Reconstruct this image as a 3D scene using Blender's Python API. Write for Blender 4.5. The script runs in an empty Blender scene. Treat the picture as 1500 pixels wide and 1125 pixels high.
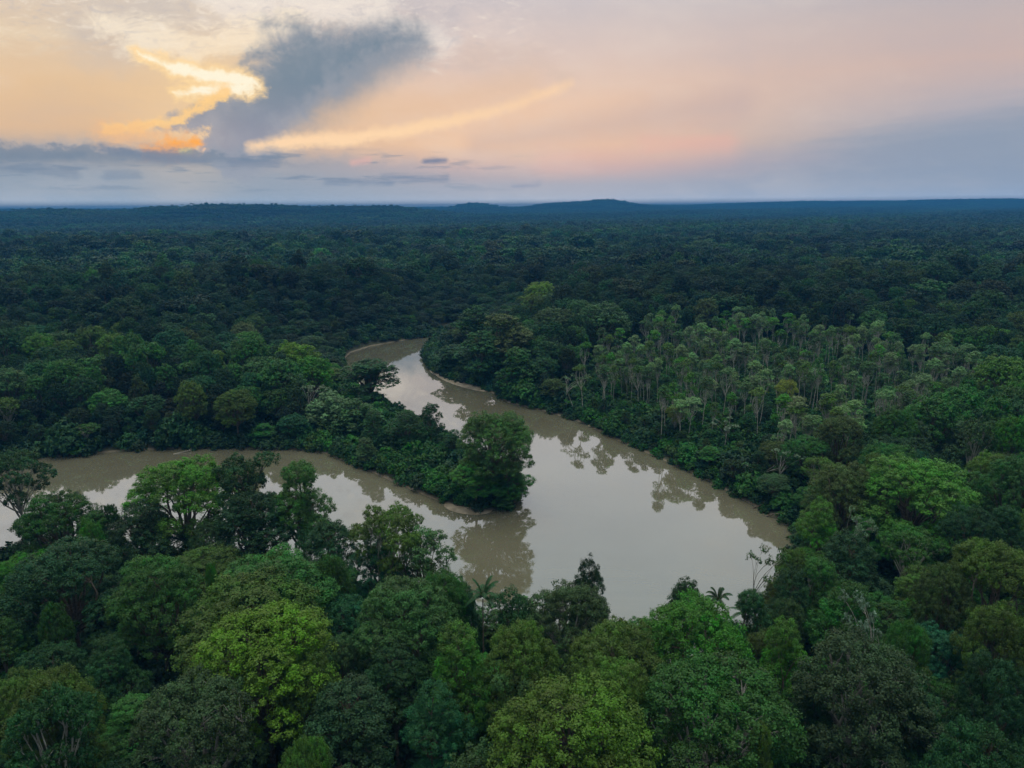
import bpy, math, random
import numpy as np
from mathutils import Vector, Matrix
import bmesh

random.seed(7)
RNG = np.random.default_rng(7)
S = bpy.context.scene
COL = S.collection
rad = math.radians


def lin(r, g, b):
    f = lambda c: (c / 255 / 12.92) if c <= 10 else ((c / 255 + 0.055) / 1.055) ** 2.4
    return (f(r), f(g), f(b))


# ------------------------------------------------------------------ camera
CAM_H, PITCH, FPX, W0, H0, ROLL = 80.0, 14.13, 1032.0, 1500.0, 1125.0, 0.33
cam_d = bpy.data.cameras.new("camera")
cam = bpy.data.objects.new("camera", cam_d)
COL.objects.link(cam)
cam_d.sensor_width = 36.0
cam_d.lens = FPX / W0 * 36.0
cam_d.clip_start, cam_d.clip_end = 0.5, 40000.0
CAM_M = Matrix.Rotation(rad(90 - PITCH), 4, 'X') @ Matrix.Rotation(rad(-ROLL), 4, 'Z')
cam.matrix_world = Matrix.Translation((0, 0, CAM_H)) @ CAM_M
S.camera = cam
_R = np.array(CAM_M.to_3x3())


def ray(px, py):
    v = _R @ np.array([(px - W0 / 2) / FPX, (H0 / 2 - py) / FPX, -1.0])
    return v / np.linalg.norm(v)


def ground(px, py, z=0.0):
    d = ray(px, py)
    t = (z - CAM_H) / d[2]
    return d[0] * t, d[1] * t


def project(x, y, z):
    p = np.stack([np.asarray(x, float), np.asarray(y, float), np.asarray(z, float) - CAM_H], -1) @ _R
    return W0 / 2 + FPX * p[..., 0] / -p[..., 2], H0 / 2 - FPX * p[..., 1] / -p[..., 2]


def azel(px, py):
    d = ray(px, py)
    return math.degrees(math.atan2(d[0], d[1])), math.degrees(math.asin(d[2]))


# ------------------------------------------------------------------ render settings
S.view_settings.view_transform = 'Standard'
S.view_settings.look = 'None'
S.view_settings.exposure = 0.0
S.view_settings.gamma = 1.0
S.render.engine = 'CYCLES'
cy = S.cycles
cy.max_bounces, cy.diffuse_bounces, cy.glossy_bounces = 5, 2, 3
cy.transmission_bounces, cy.volume_bounces, cy.transparent_max_bounces = 3, 1, 4
cy.use_denoising = True
cy.use_adaptive_sampling, cy.adaptive_threshold, cy.adaptive_min_samples = True, 0.02, 40
cy.sample_clamp_indirect = 4.0
cy.caustics_reflective = cy.caustics_refractive = False

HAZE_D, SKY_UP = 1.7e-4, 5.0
# ------------------------------------------------------------------ world: dusk sky, laid out by compass direction and elevation
world = bpy.data.worlds.new("World")
S.world = world
world.use_nodes = True
world.cycles.sampling_method = 'MANUAL'; world.cycles.sample_map_resolution = 256
NT = world.node_tree
NT.nodes.clear()


class E:
    """a node socket (or number) with arithmetic that builds Math nodes"""
    nt = NT

    def __init__(self, s): self.s = s

    @staticmethod
    def m(op, *a, clamp=False):
        n = E.nt.nodes.new('ShaderNodeMath'); n.operation = op; n.use_clamp = clamp
        for i, v in enumerate(a):
            v = v.s if isinstance(v, E) else v
            if isinstance(v, (int, float)): n.inputs[i].default_value = v
            else: E.nt.links.new(v, n.inputs[i])
        return E(n.outputs[0])

    def __add__(s, o): return E.m('ADD', s, o)
    def __radd__(s, o): return E.m('ADD', o, s)
    def __sub__(s, o): return E.m('SUBTRACT', s, o)
    def __rsub__(s, o): return E.m('SUBTRACT', o, s)
    def __mul__(s, o): return E.m('MULTIPLY', s, o)
    __rmul__ = __mul__
    def __truediv__(s, o): return E.m('DIVIDE', s, o)


def smooth(x, a, b):
    n = E.nt.nodes.new('ShaderNodeMapRange'); n.interpolation_type = 'SMOOTHSTEP'
    E.nt.links.new(x.s, n.inputs['Value'])
    n.inputs['From Min'].default_value, n.inputs['From Max'].default_value = min(a, b), max(a, b)
    n.inputs['To Min'].default_value, n.inputs['To Max'].default_value = (0, 1) if b > a else (1, 0)
    return E(n.outputs['Result'])


def vec(x, y, z=0.0):
    n = E.nt.nodes.new('ShaderNodeCombineXYZ')
    for i, v in enumerate((x, y, z)):
        if isinstance(v, E): E.nt.links.new(v.s, n.inputs[i])
        else: n.inputs[i].default_value = v
    return n.outputs[0]


def noise(v, scale, detail=5, rough=0.55, dist=0.0):
    n = E.nt.nodes.new('ShaderNodeTexNoise'); n.noise_dimensions = '3D'
    E.nt.links.new(v, n.inputs['Vector'])
    n.inputs['Scale'].default_value = scale; n.inputs['Detail'].default_value = detail
    n.inputs['Roughness'].default_value = rough; n.inputs['Distortion'].default_value = dist
    return E(n.outputs[0])


def ramp(x, stops):
    n = E.nt.nodes.new('ShaderNodeValToRGB')
    E.nt.links.new(x.s, n.inputs[0])
    cr = n.color_ramp
    while len(cr.elements) < len(stops): cr.elements.new(1.0)
    for e, (p, c) in zip(cr.elements, stops):
        e.position = p; e.color = (*c, 1)
    return n.outputs[0]


def mix(f, a, b, mode='MIX'):
    n = E.nt.nodes.new('ShaderNodeMix'); n.data_type = 'RGBA'; n.blend_type = mode
    for i, v in ((0, f), (6, a), (7, b)):
        v = v.s if isinstance(v, E) else v
        if isinstance(v, (int, float)): n.inputs[i].default_value = v
        elif isinstance(v, tuple): n.inputs[i].default_value = (*v, 1)
        else: E.nt.links.new(v, n.inputs[i])
    return n.outputs[2]


def seg(p, A, B, ra, rb):
    """distance (degrees of sky) from p to a tapering capsule A-B"""
    def vm(op, *a):
        n = E.nt.nodes.new('ShaderNodeVectorMath'); n.operation = op
        for i, v in enumerate(a):
            if isinstance(v, tuple): n.inputs[i].default_value = v
            else: E.nt.links.new(v, n.inputs[i])
        return n
    ax, ay = A; bx, by = B
    dx, dy = bx - ax, by - ay
    L2 = dx * dx + dy * dy + 1e-9
    pa = vm('SUBTRACT', p, (ax, ay, 0)).outputs[0]
    h = E(vm('DOT_PRODUCT', pa, (dx / L2, dy / L2, 0)).outputs['Value'])
    h = E.m('MULTIPLY', h, 1.0, clamp=True)
    q = vec(h * dx, h * dy)
    d = E(vm('DISTANCE', pa, q).outputs['Value'])
    return d - (h * (rb - ra) + ra)


def smin(ds, k=0.6):
    r = ds[0]
    for d in ds[1:]:
        n = E.m('SMOOTH_MIN', r, d, k)
        r = n
    return r


def after_sky(p):
    """p, but evaluated only after the sky mixed so far: keeps few values alive at a time in so long a node tree"""
    n = E.nt.nodes.new('ShaderNodeVectorMath'); n.operation = 'MULTIPLY_ADD'
    E.nt.links.new(sky, n.inputs[0]); n.inputs[1].default_value = (1e-9, 1e-9, 1e-9); E.nt.links.new(p, n.inputs[2])
    return n.outputs[0]


PXD = 1.0 / 18.0                                      # degrees of sky per pixel of the photograph, roughly


def strokes(p, pts, k=0.5):
    """smooth union of capsules through (px, py, radius px)"""
    out = []
    p = after_sky(p)
    for (x0, y0, r0), (x1, y1, r1) in zip(pts[:-1], pts[1:]):
        out.append(seg(p, azel(x0, y0), azel(x1, y1), r0 * PXD, r1 * PXD))
    return smin(out, k) if len(out) > 1 else out[0]


tc = NT.nodes.new('ShaderNodeTexCoord')
sx = NT.nodes.new('ShaderNodeSeparateXYZ'); NT.links.new(tc.outputs['Generated'], sx.inputs[0])
U = E.m('ARCTAN2', E(sx.outputs[0]), E(sx.outputs[1])) * (180 / math.pi)
V = E.m('ARCSINE', E(sx.outputs[2])) * (180 / math.pi)
P0 = vec(U, V)
n1 = noise(P0, 0.30, 6, 0.62)
n2 = noise(vec(U + 31.0, V + 11.0), 0.30, 6, 0.62)
P = vec(U + (n1 - 0.5) * 1.9, V + (n2 - 0.5) * 1.5)    # billowed coordinates
Pw = vec(U + (n1 - 0.5) * 0.7, V + (n2 - 0.5) * 0.6)

ev = lambda el: (max(0.0, el) / 90.0) ** 0.5          # ramp position for an elevation
vpos = E.m('POWER', E.m('DIVIDE', E.m('MAXIMUM', V + (n1 - 0.5) * 0.5, 0.0), 90.0), 0.5)
hi = [(ev(20), lin(222, 222, 228)), (ev(32), lin(202, 219, 232)), (ev(55), lin(178, 184, 184)), (1.0, lin(182, 182, 174))]
left = ramp(vpos, [(0, lin(142, 160, 174)), (ev(2.2), lin(150, 159, 170)), (ev(3.6), lin(178, 166, 160)), (ev(5.2), lin(222, 186, 150)), (ev(8), lin(229, 194, 154)), (ev(11), lin(224, 200, 172)), (ev(15), lin(218, 206, 194))] + hi)
mid = ramp(vpos, [(0, lin(164, 173, 182)), (ev(1.6), lin(172, 170, 178)), (ev(3), lin(202, 176, 170)), (ev(4.6), lin(237, 195, 160)), (ev(7.5), lin(234, 197, 170)), (ev(11), lin(220, 198, 188)), (ev(15), lin(204, 196, 198))] + hi)
right = ramp(vpos, [(0, lin(150, 164, 186)), (ev(2), lin(142, 156, 178)), (ev(4.5), lin(152, 161, 178)), (ev(6.5), lin(184, 175, 179)), (ev(9), lin(203, 179, 172)), (ev(12), lin(194, 180, 179)), (ev(15), lin(176, 177, 186))] + hi)
back = ramp(vpos, [(0, lin(70, 84, 104)), (ev(6), lin(84, 96, 112)), (ev(15), lin(98, 110, 122)), (ev(40), lin(130, 144, 152)), (ev(60), lin(176, 180, 176)), (1.0, lin(182, 182, 174))])
sky = mix(smooth(U, -24, -2), left, mid)
sky = mix(smooth(U, 2, 34), sky, right)
sky = mix(smooth(E.m('ABSOLUTE', U), 50, 110), sky, back)
front = smooth(E.m('ABSOLUTE', U), 75, 45)
# soft mottling of the high haze
mot = noise(vec(U * 0.5 + V * 0.2, V * 1.3, 3.0), 0.16, 6, 0.62)
sky = mix(smooth(mot, 0.45, 0.75) * 0.25, sky, lin(236, 220, 206))
sky = mix(smooth(mot, 0.52, 0.25) * 0.16, sky, lin(172, 172, 184))
# blue-grey bank rising to the right, with pink glow above its edge
bn = noise(vec(U * 0.22, V * 1.5 - U * 0.09, 9.0), 0.6, 6, 0.6)
bank = V - (smooth(U, 4, 44) * 5.6 + 1.2) + (bn - 0.5) * 5.5
pink = seg(after_sky(Pw), azel(800, 232), azel(1060, 210), 0.25, 0.2)
sky = mix(smooth(pink + (bn - 0.5) * 3.0, 2.0, -0.8) * 0.42, sky, lin(226, 178, 164))
sky = mix(smooth(bank, 2.0, -1.4) * smooth(U, 2, 32) * 0.66 * front, sky, lin(140, 153, 172))
pink3 = seg(after_sky(Pw), azel(950, 212), azel(1060, 205), 0.16, 0.10)
sky = mix(smooth(pink3 + (bn - 0.5) * 2.6, 1.1, -0.5) * 0.36, sky, lin(228, 178, 164))
# long shadow of the anvil, running right
shade = seg(after_sky(Pw), azel(700, 212), azel(1080, 150), 0.2, 0.6)
sky = mix(smooth(shade, 1.7, -0.6) * 0.4, sky, lin(190, 170, 170))
# cream upper cloud
streak = noise(vec(U * 0.55 + V * 0.35, V * 1.5 - U * 0.25, 5.0), 0.42, 7, 0.66, 0.8)
stc = streak - 0.5
en = noise(vec(U, V * 1.15, 33.0), 1.6, 6, 0.66, 0.4) - 0.5
greyv = strokes(P, [(120, 50, 26), (250, 20, 30), (330, 40, 26)])
sky = mix(smooth(greyv + stc * 6.0, 1.6, -1.6) * 0.45, sky, lin(196, 190, 188))
cream2 = strokes(P, [(330, -24, 44), (460, -6, 30), (560, 22, 20), (640, 52, 12)])
sky = mix(smooth(cream2 + stc * 8.0, 1.2, -1.6) * 0.8, sky, lin(240, 229, 218))
cream = strokes(P, [(140, 36, 10), (215, 58, 16), (290, 70, 16), (372, 56, 18), (430, 36, 14)])
sky = mix(smooth(cream + stc * 5.0 + en * 1.6, 0.7, -0.8) * 0.85, sky, lin(248, 232, 208))
cream3 = strokes(P, [(-20, 44, 9), (90, 52, 6)])
sky = mix(smooth(cream3 + stc * 4.0, 1.0, -0.8) * 0.5, sky, lin(240, 220, 190))
cream4 = strokes(P, [(640, 20, 22), (760, 60, 20)])
sky = mix(smooth(cream4 + stc * 7.0, 1.0, -1.4) * 0.3, sky, lin(232, 214, 204))
greyr = strokes(P, [(590, 10, 8), (660, 30, 14)])
sky = mix(smooth(greyr + stc * 4.0, 1.0, -1.0) * 0.35, sky, lin(184, 182, 190))
fine = noise(vec(U * 0.7 + V * 0.5, V * 1.9 - U * 0.35, 8.0), 0.9, 8, 0.7, 0.7) - 0.5
high = smooth(V, 8.5, 12.0) * smooth(U, 8, -6) * front
sky = mix(smooth(fine, 0.02, 0.16) * high * 0.42, sky, lin(250, 238, 222))
sky = mix(smooth(fine, -0.02, -0.16) * high * 0.38, sky, lin(188, 182, 186))
# glow round the hidden sun
glow = seg(after_sky(P0), azel(272, 205), azel(330, 130), 0.5, 0.5)
sky = mix(smooth(glow, 6.0, -0.5) * 0.42, sky, lin(252, 216, 164))
# dark tower and anvil, its right flank dissolving into its own shade
dn = noise(vec(U, V, 21.0), 0.55, 8, 0.68, 0.5) - 0.5
flank = strokes(P, [(372, 186, 26), (440, 140, 34), (520, 96, 34), (610, 66, 14)], 0.9)
sky = mix(smooth(flank + dn * 1.2, 1.7, -1.7) * 0.92, sky, lin(132, 144, 158))
dark_a = strokes(P, [(346, 218, 40), (364, 186, 44), (404, 136, 42), (462, 92, 40), (548, 66, 20), (615, 54, 14)], 0.8)
dark_c = strokes(P, [(352, 88, 6), (400, 78, 16), (450, 62, 22)], 0.5)
dark_d = strokes(P, [(390, 36, 5), (430, 44, 8), (470, 58, 14)], 0.4)
dark_b = strokes(P, [(226, 190, 4), (288, 172, 14), (330, 160, 24)], 0.5)
dark_all = smin([dark_a, dark_b, dark_c, dark_d], 0.3) + dn * 1.7 + en * 0.9
lower = smooth(V, 7.0, 5.4)
crisp = smooth(U, -17.0, -22.0)
dm = smooth(dark_all + dn * 0.8, 0.9, -1.0) * (1.0 - crisp) + smooth(dark_all, 0.25, -0.3) * crisp
dcol = mix(smooth(V, 4.0, 9.5), lin(150, 150, 163), lin(120, 137, 152))
dcol = mix(smooth(noise(vec(U, V, 2.0), 0.4, 6), 0.42, 0.75) * 0.45, dcol, lin(164, 166, 174))
dcol = mix(smooth(dark_all + en * 1.6, -1.6, -0.1) * 0.4, dcol, lin(170, 168, 174))
sky = mix(dm * 0.93, sky, dcol)
# sunlit edge of the tower
rim = strokes(P, [(205, 82, 5), (250, 98, 10), (300, 108, 12), (345, 114, 14), (376, 125, 7), (348, 132, 11), (300, 136, 10), (258, 136, 6)], 0.25)
rimn = rim + stc * 1.5 + en * 1.1
sky = mix(smooth(rimn, 0.5, -0.35) * 0.92, sky, lin(255, 218, 158))
sky = mix(smooth(rim + stc * 0.8 + en * 0.8 + 0.30, 0.26, -0.2) * 0.97, sky, lin(255, 245, 218))
rim2 = strokes(P, [(330, 138, 8), (300, 151, 7), (274, 163, 6), (268, 174, 5), (236, 183, 5), (206, 188, 5), (155, 191, 3)], 0.2)
sky = mix(smooth(rim2 + stc * 0.9 + en * 1.0, 0.28, -0.22) * 0.9, sky, lin(255, 208, 138))
tail = strokes(P, [(150, 198, 6), (200, 204, 10), (262, 210, 10), (290, 214, 6)], 0.3)
sky = mix(smooth(tail + stc * 2.2 + en * 2.2, 0.8, -0.6) * 0.62, sky, lin(240, 186, 134))
# ember where the sun sits
hot = strokes(Pw, [(212, 221, 5), (262, 218, 10), (290, 209, 5)], 0.3)
sky = mix(smooth(hot + stc * 0.9 + en * 1.5, 0.45, -0.35) * 0.95, sky, lin(255, 172, 74))
core = seg(after_sky(P0), azel(266, 222), azel(278, 221), 0.05, 0.05)
sky = mix(smooth(core, 0.30, -0.02), sky, lin(255, 220, 120))
edge1 = strokes(Pw, [(291, 229, 0.6), (297, 224, 1.2), (301, 217, 0.6)], 0.1)
sky = mix(smooth(edge1, 0.08, -0.05) * 0.85, sky, lin(255, 204, 156))
# bright curved streak to the right
an = noise(vec(U, V, 14.0), 0.9, 6, 0.62) - 0.5
arc = strokes(Pw, [(366, 216, 4), (420, 209, 7), (500, 203, 7), (585, 193, 6), (670, 176, 5), (750, 154, 4.5), (832, 124, 5)], 0.2)
arcn = arc + an * 0.7 + en * 0.5
fade = smooth(U, 2, -8) * 0.35 + 0.6
sky = mix(smooth(arcn, 0.45, -0.3) * fade, sky, lin(255, 216, 172))
under = strokes(Pw, [(480, 172, 10), (620, 158, 16), (770, 120, 16)], 0.6)
sky = mix(smooth(under + an, 1.2, -1.2) * 0.26, sky, lin(224, 186, 148))
puff = strokes(P, [(690, 86, 12), (770, 76, 10), (830, 112, 8)], 0.5)
sky = mix(smooth(puff + stc * 3.0, 0.9, -0.9) * 0.35, sky, lin(210, 186, 172))
# low slate bands near the horizon
lb = noise(vec(U * 0.16, V * 1.25, 1.0), 1.0, 7, 0.64)
lump = noise(vec(U * 0.8, V, 17.0), 1.1, 6, 0.6) - 0.5
base_ = smooth(V + (n1 - 0.5) * 1.4 + lump * 1.8 + smooth(U, -24, 0) * 1.2, 4.9, 3.5) * smooth(U, 10, -20) * front
sky = mix(base_ * 0.5, sky, lin(146, 157, 170))
cum = smooth(V + lump * 2.2 + smooth(U, -30, -8) * .8, 4.2, 3.7) * smooth(V + lump * 0.8, 2.6, 3.6) * smooth(U, -10, -24) * front
sky = mix(cum * 0.7, sky, lin(114, 130, 148))
zone = smooth(V, 0.8, 1.9) * smooth(V + (n1 - 0.5) * 1.2, 4.6, 3.4) * smooth(U, 6, -12) * front
sky = mix(smooth(lb, 0.52, 0.64) * zone * 0.7, sky, lin(116, 133, 153))
for pts, c, a in (([(-10, 232, 5), (70, 231, 4), (120, 229, 3)], lin(116, 132, 150), .6), ([(150, 216, 4), (240, 234, 5), (300, 236, 3)], lin(118, 132, 152), .7),
                  ([(-10, 246, 4), (110, 252, 3)], lin(116, 132, 152), .6), ([(340, 236, 3), (405, 237, 2)], lin(124, 136, 156), .7),
                  ([(480, 267, 3), (570, 268, 2)], lin(118, 134, 156), .7), ([(560, 260, 2), (655, 263, 3)], lin(118, 134, 156), .8),
                  ([(624, 235, 2), (652, 236, 2)], lin(116, 128, 152), .9), ([(752, 272, 1.5), (788, 270, 1.5)], lin(140, 146, 166), .6),
                  ([(160, 258, 3), (200, 256, 4)], lin(122, 138, 158), .5)):
    d = strokes(Pw, pts, 0.2)
    sky = mix(smooth(d + (lb - 0.5) * 1.6, 0.34, -0.26) * a, sky, c)
tip = strokes(Pw, [(518, 238, 3), (540, 233, 3)], 0.2)
sky = mix(smooth(tip, 0.3, -0.2) * 0.6, sky, lin(222, 176, 168))
# overhead sky brightened beyond a real dusk, added to light foliage and water; near the horizon the air box takes some light away again
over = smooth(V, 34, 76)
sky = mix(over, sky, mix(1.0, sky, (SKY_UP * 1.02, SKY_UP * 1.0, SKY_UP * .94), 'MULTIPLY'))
lift = E.m('MINIMUM', E.m('EXPONENT', E.m('DIVIDE', HAZE_D * 38.0, E.m('SINE', E.m('MAXIMUM', V, 0.6) * (math.pi / 180)))), 2.1)
liftc = NT.nodes.new('ShaderNodeVectorMath'); liftc.operation = 'SCALE'
NT.links.new(sky, liftc.inputs[0]); NT.links.new(lift.s, liftc.inputs['Scale'])
sky = liftc.outputs[0]
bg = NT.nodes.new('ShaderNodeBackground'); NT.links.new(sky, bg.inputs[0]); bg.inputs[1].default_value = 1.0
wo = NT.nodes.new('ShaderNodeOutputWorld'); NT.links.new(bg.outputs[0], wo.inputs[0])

# ------------------------------------------------------------------ the last of the sun, behind the cloud
sun_az, sun_el = azel(272, 200)
sd = bpy.data.lights.new("sun", 'SUN'); sd.energy = 0.35; sd.angle = rad(12); sd.color = (1.0, 0.72, 0.45)
sun = bpy.data.objects.new("sun", sd); COL.objects.link(sun)
sun.rotation_euler = Vector((math.sin(rad(sun_az)) * math.cos(rad(5)), math.cos(rad(sun_az)) * math.cos(rad(5)), math.sin(rad(5)))).to_track_quat('Z', 'Y').to_euler()


# ------------------------------------------------------------------ helpers
def tag(o, label=None, cat=None, group=None, kind=None):
    for k, v in (('label', label), ('category', cat), ('group', group), ('kind', kind)):
        if v: o[k] = v
    return o


def mesh_np(name, verts, faces, mat=None, attr=None, smooth_=False):
    """verts (n,3); faces: list of arrays (m,k) of equal-sized polygons"""
    me = bpy.data.meshes.new(name)
    verts = np.asarray(verts, np.float32)
    me.vertices.add(len(verts)); me.vertices.foreach_set('co', verts.ravel())
    loops = np.concatenate([f.ravel() for f in faces]).astype(np.int32)
    sizes = np.concatenate([np.full(len(f), f.shape[1]) for f in faces]).astype(np.int32)
    starts = np.concatenate([[0], np.cumsum(sizes)[:-1]]).astype(np.int32)
    me.loops.add(len(loops)); me.loops.foreach_set('vertex_index', loops)
    me.polygons.add(len(sizes)); me.polygons.foreach_set('loop_start', starts)
    me.polygons.foreach_set('loop_total', sizes)
    if smooth_: me.polygons.foreach_set('use_smooth', np.ones(len(sizes), bool))
    me.update(calc_edges=True)
    if attr is not None:
        a = me.attributes.new('leaf_tone', 'FLOAT', 'POINT'); a.data.foreach_set('value', np.asarray(attr, np.float32))
    if mat: me.materials.append(mat)
    return me


def link(name, me, parent=None):
    o = bpy.data.objects.new(name, me); COL.objects.link(o)
    if parent: o.parent = parent
    return o


# ------------------------------------------------------------------ materials
def new_mat(name):
    m = bpy.data.materials.new(name); m.use_nodes = True
    m.node_tree.nodes.clear(); E.nt = m.node_tree
    return m


def out(m, shader, slot='Surface'):
    o = m.node_tree.nodes.new('ShaderNodeOutputMaterial'); m.node_tree.links.new(shader, o.inputs[slot])


def leaf_mat(name, instanced, const=None):
    m = new_mat(name); nt = m.node_tree
    if const: base = const
    elif instanced:
        a = nt.nodes.new('ShaderNodeAttribute'); a.attribute_type = 'INSTANCER'; a.attribute_name = 'tint'; base = a.outputs['Color']
    else:
        base = nt.nodes.new('ShaderNodeObjectInfo').outputs['Color']
    t = nt.nodes.new('ShaderNodeAttribute'); t.attribute_name = 'leaf_tone'
    tone = E(t.outputs['Fac'])
    hs = nt.nodes.new('ShaderNodeHueSaturation')
    if isinstance(base, tuple): hs.inputs['Color'].default_value = (*base, 1)
    else: nt.links.new(base, hs.inputs['Color'])
    nt.links.new((tone * 0.05 + 0.475).s, hs.inputs['Hue'])
    nt.links.new((tone * 0.95 + 0.5).s, hs.inputs['Value'])
    nt.links.new((tone * 0.2 + 0.9).s, hs.inputs['Saturation'])
    p = nt.nodes.new('ShaderNodeBsdfPrincipled'); nt.links.new(hs.outputs[0], p.inputs['Base Color'])
    p.inputs['Roughness'].default_value = 0.55; p.inputs['Specular IOR Level'].default_value = 0.22
    tr = nt.nodes.new('ShaderNodeBsdfTranslucent')
    nt.links.new(mix(1.0, hs.outputs[0], (0.9, 1.0, 0.4), 'MULTIPLY'), tr.inputs['Color'])
    mx = nt.nodes.new('ShaderNodeMixShader'); mx.inputs[0].default_value = 0.2
    nt.links.new(p.outputs[0], mx.inputs[1]); nt.links.new(tr.outputs[0], mx.inputs[2])
    out(m, mx.outputs[0])
    return m


def rough_mat(name, c1, c2, scale, rough=0.9, coord='Object', detail=6, bump=0.0):
    m = new_mat(name); nt = m.node_tree
    t = nt.nodes.new('ShaderNodeTexCoord')
    f = noise(t.outputs[coord], scale, detail, 0.6)
    p = nt.nodes.new('ShaderNodeBsdfPrincipled'); p.inputs['Roughness'].default_value = rough
    p.inputs['Specular IOR Level'].default_value = 0.2
    nt.links.new(mix(smooth(f, 0.35, 0.68), c1, c2), p.inputs['Base Color'])
    if bump:
        b = nt.nodes.new('ShaderNodeBump'); b.inputs['Strength'].default_value = bump; nt.links.new(f.s, b.inputs['Height'])
        nt.links.new(b.outputs[0], p.inputs['Normal'])
    out(m, p.outputs[0])
    return m


M_LEAF = leaf_mat('foliage', False)
M_LEAFI = leaf_mat('forest_foliage', True)
M_BARK = rough_mat('grey_brown_bark', (0.085, 0.065, 0.048), (0.19, 0.165, 0.135), 3.0)
M_PALE = rough_mat('pale_bark', (0.30, 0.29, 0.25), (0.54, 0.52, 0.46), 2.0)
M_BONE = rough_mat('bleached_wood', (0.24, 0.23, 0.21), (0.42, 0.40, 0.37), 2.0)
M_SAND = rough_mat('wet_sand', (0.20, 0.165, 0.12), (0.34, 0.29, 0.225), 0.35, 0.75)
M_FLOWER = leaf_mat('yellow_blossom', False)

g_mat = new_mat('forest_floor'); nt = g_mat.node_tree
geo = nt.nodes.new('ShaderNodeNewGeometry')
sep = nt.nodes.new('ShaderNodeSeparateXYZ'); nt.links.new(geo.outputs['Position'], sep.inputs[0])
f = noise(geo.outputs['Position'], 0.35, 6, 0.65)
soil = mix(smooth(f, 0.35, 0.7), (0.020, 0.024, 0.012), (0.045, 0.052, 0.022))
mud = mix(smooth(f, 0.3, 0.7), (0.13, 0.105, 0.075), (0.20, 0.165, 0.12))
gc = mix(smooth(E(sep.outputs[2]) + (f - 0.5) * 0.5, 0.6, 0.15), soil, mud)
p = nt.nodes.new('ShaderNodeBsdfPrincipled'); p.inputs['Roughness'].default_value = 0.9
nt.links.new(gc, p.inputs['Base Color']); out(g_mat, p.outputs[0])

w_mat = new_mat('muddy_water'); nt = w_mat.node_tree
geo = nt.nodes.new('ShaderNodeNewGeometry')
f = noise(geo.outputs['Position'], 0.02, 6, 0.6, 1.6)
wc = mix(smooth(f, 0.3, 0.7), (0.150, 0.138, 0.092), (0.178, 0.166, 0.114))
p = nt.nodes.new('ShaderNodeBsdfPrincipled'); nt.links.new(wc, p.inputs['Base Color'])
p.inputs['Roughness'].default_value = 0.03; p.inputs['IOR'].default_value = 1.9
p.inputs['Coat Weight'].default_value = 1.0; p.inputs['Coat IOR'].default_value = 2.0; p.inputs['Coat Roughness'].default_value = 0.03
rp = noise(geo.outputs['Position'], 0.9, 3, 0.5)
rp2 = noise(geo.outputs['Position'], 0.12, 2, 0.5)
b = nt.nodes.new('ShaderNodeBump'); b.inputs['Strength'].default_value = 0.0025; b.inputs['Distance'].default_value = 0.6
nt.links.new((rp * 0.15 + rp2).s, b.inputs['Height']); nt.links.new(b.outputs[0], p.inputs['Normal']); nt.links.new(b.outputs[0], p.inputs['Coat Normal'])
out(w_mat, p.outputs[0])

# ------------------------------------------------------------------ river outline and terrain
RIVER_PX = [(672, 480), (655, 489), (640, 497), (625, 513), (622, 528), (632, 543), (660, 556), (700, 566), (720, 575), (745, 590), (800, 603), (850, 618),
            (900, 643), (960, 669), (1030, 700), (1090, 733), (1150, 764), (1168, 785), (1172, 815), (1150, 870), (1120, 925), (1080, 985), (1020, 1025),
            (960, 992), (900, 968), (840, 950), (780, 946), (720, 940), (680, 932), (640, 922), (600, 898), (560, 882), (520, 866), (470, 850), (420, 838),
            (350, 830), (280, 822), (200, 820), (120, 820), (50, 822), (-60, 826), (-400, 850), (-400, 735), (-60, 686), (60, 669), (110, 668), (180, 660), (300, 656), (430, 658),
            (475, 664), (510, 678), (545, 692), (590, 712), (640, 733), (665, 743), (700, 749), (740, 744), (757, 735), (762, 715), (750, 697), (720, 682), (690, 664),
            (640, 636), (600, 614), (560, 592), (525, 569), (502, 547), (496, 531), (506, 516), (535, 506), (580, 499), (620, 494), (648, 487)]
RIVER = np.array([ground(x, y) for x, y in RIVER_PX])


def poly_sd(pts, poly):
    """signed distance to a polygon: negative inside"""
    pts = np.asarray(pts, float).reshape(-1, 2)
    a = poly; b = np.roll(poly, -1, 0)
    best = np.full(len(pts), 1e18); ins = np.zeros(len(pts), bool)
    for (x0, y0), (x1, y1) in zip(a, b):
        dx, dy = x1 - x0, y1 - y0
        t = np.clip(((pts[:, 0] - x0) * dx + (pts[:, 1] - y0) * dy) / (dx * dx + dy * dy + 1e-12), 0, 1)
        d = (pts[:, 0] - x0 - t * dx) ** 2 + (pts[:, 1] - y0 - t * dy) ** 2
        best = np.minimum(best, d)
        c = ((y0 > pts[:, 1]) != (y1 > pts[:, 1]))
        xi = x0 + (pts[:, 1] - y0) / (dy if abs(dy) > 1e-12 else 1e-12) * dx
        ins ^= c & (pts[:, 0] < xi)
    d = np.sqrt(best)
    return np.where(ins, -d, d)


def sstep(x, a, b):
    t = np.clip((x - a) / (b - a), 0, 1)
    return t * t * (3 - 2 * t)


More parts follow.
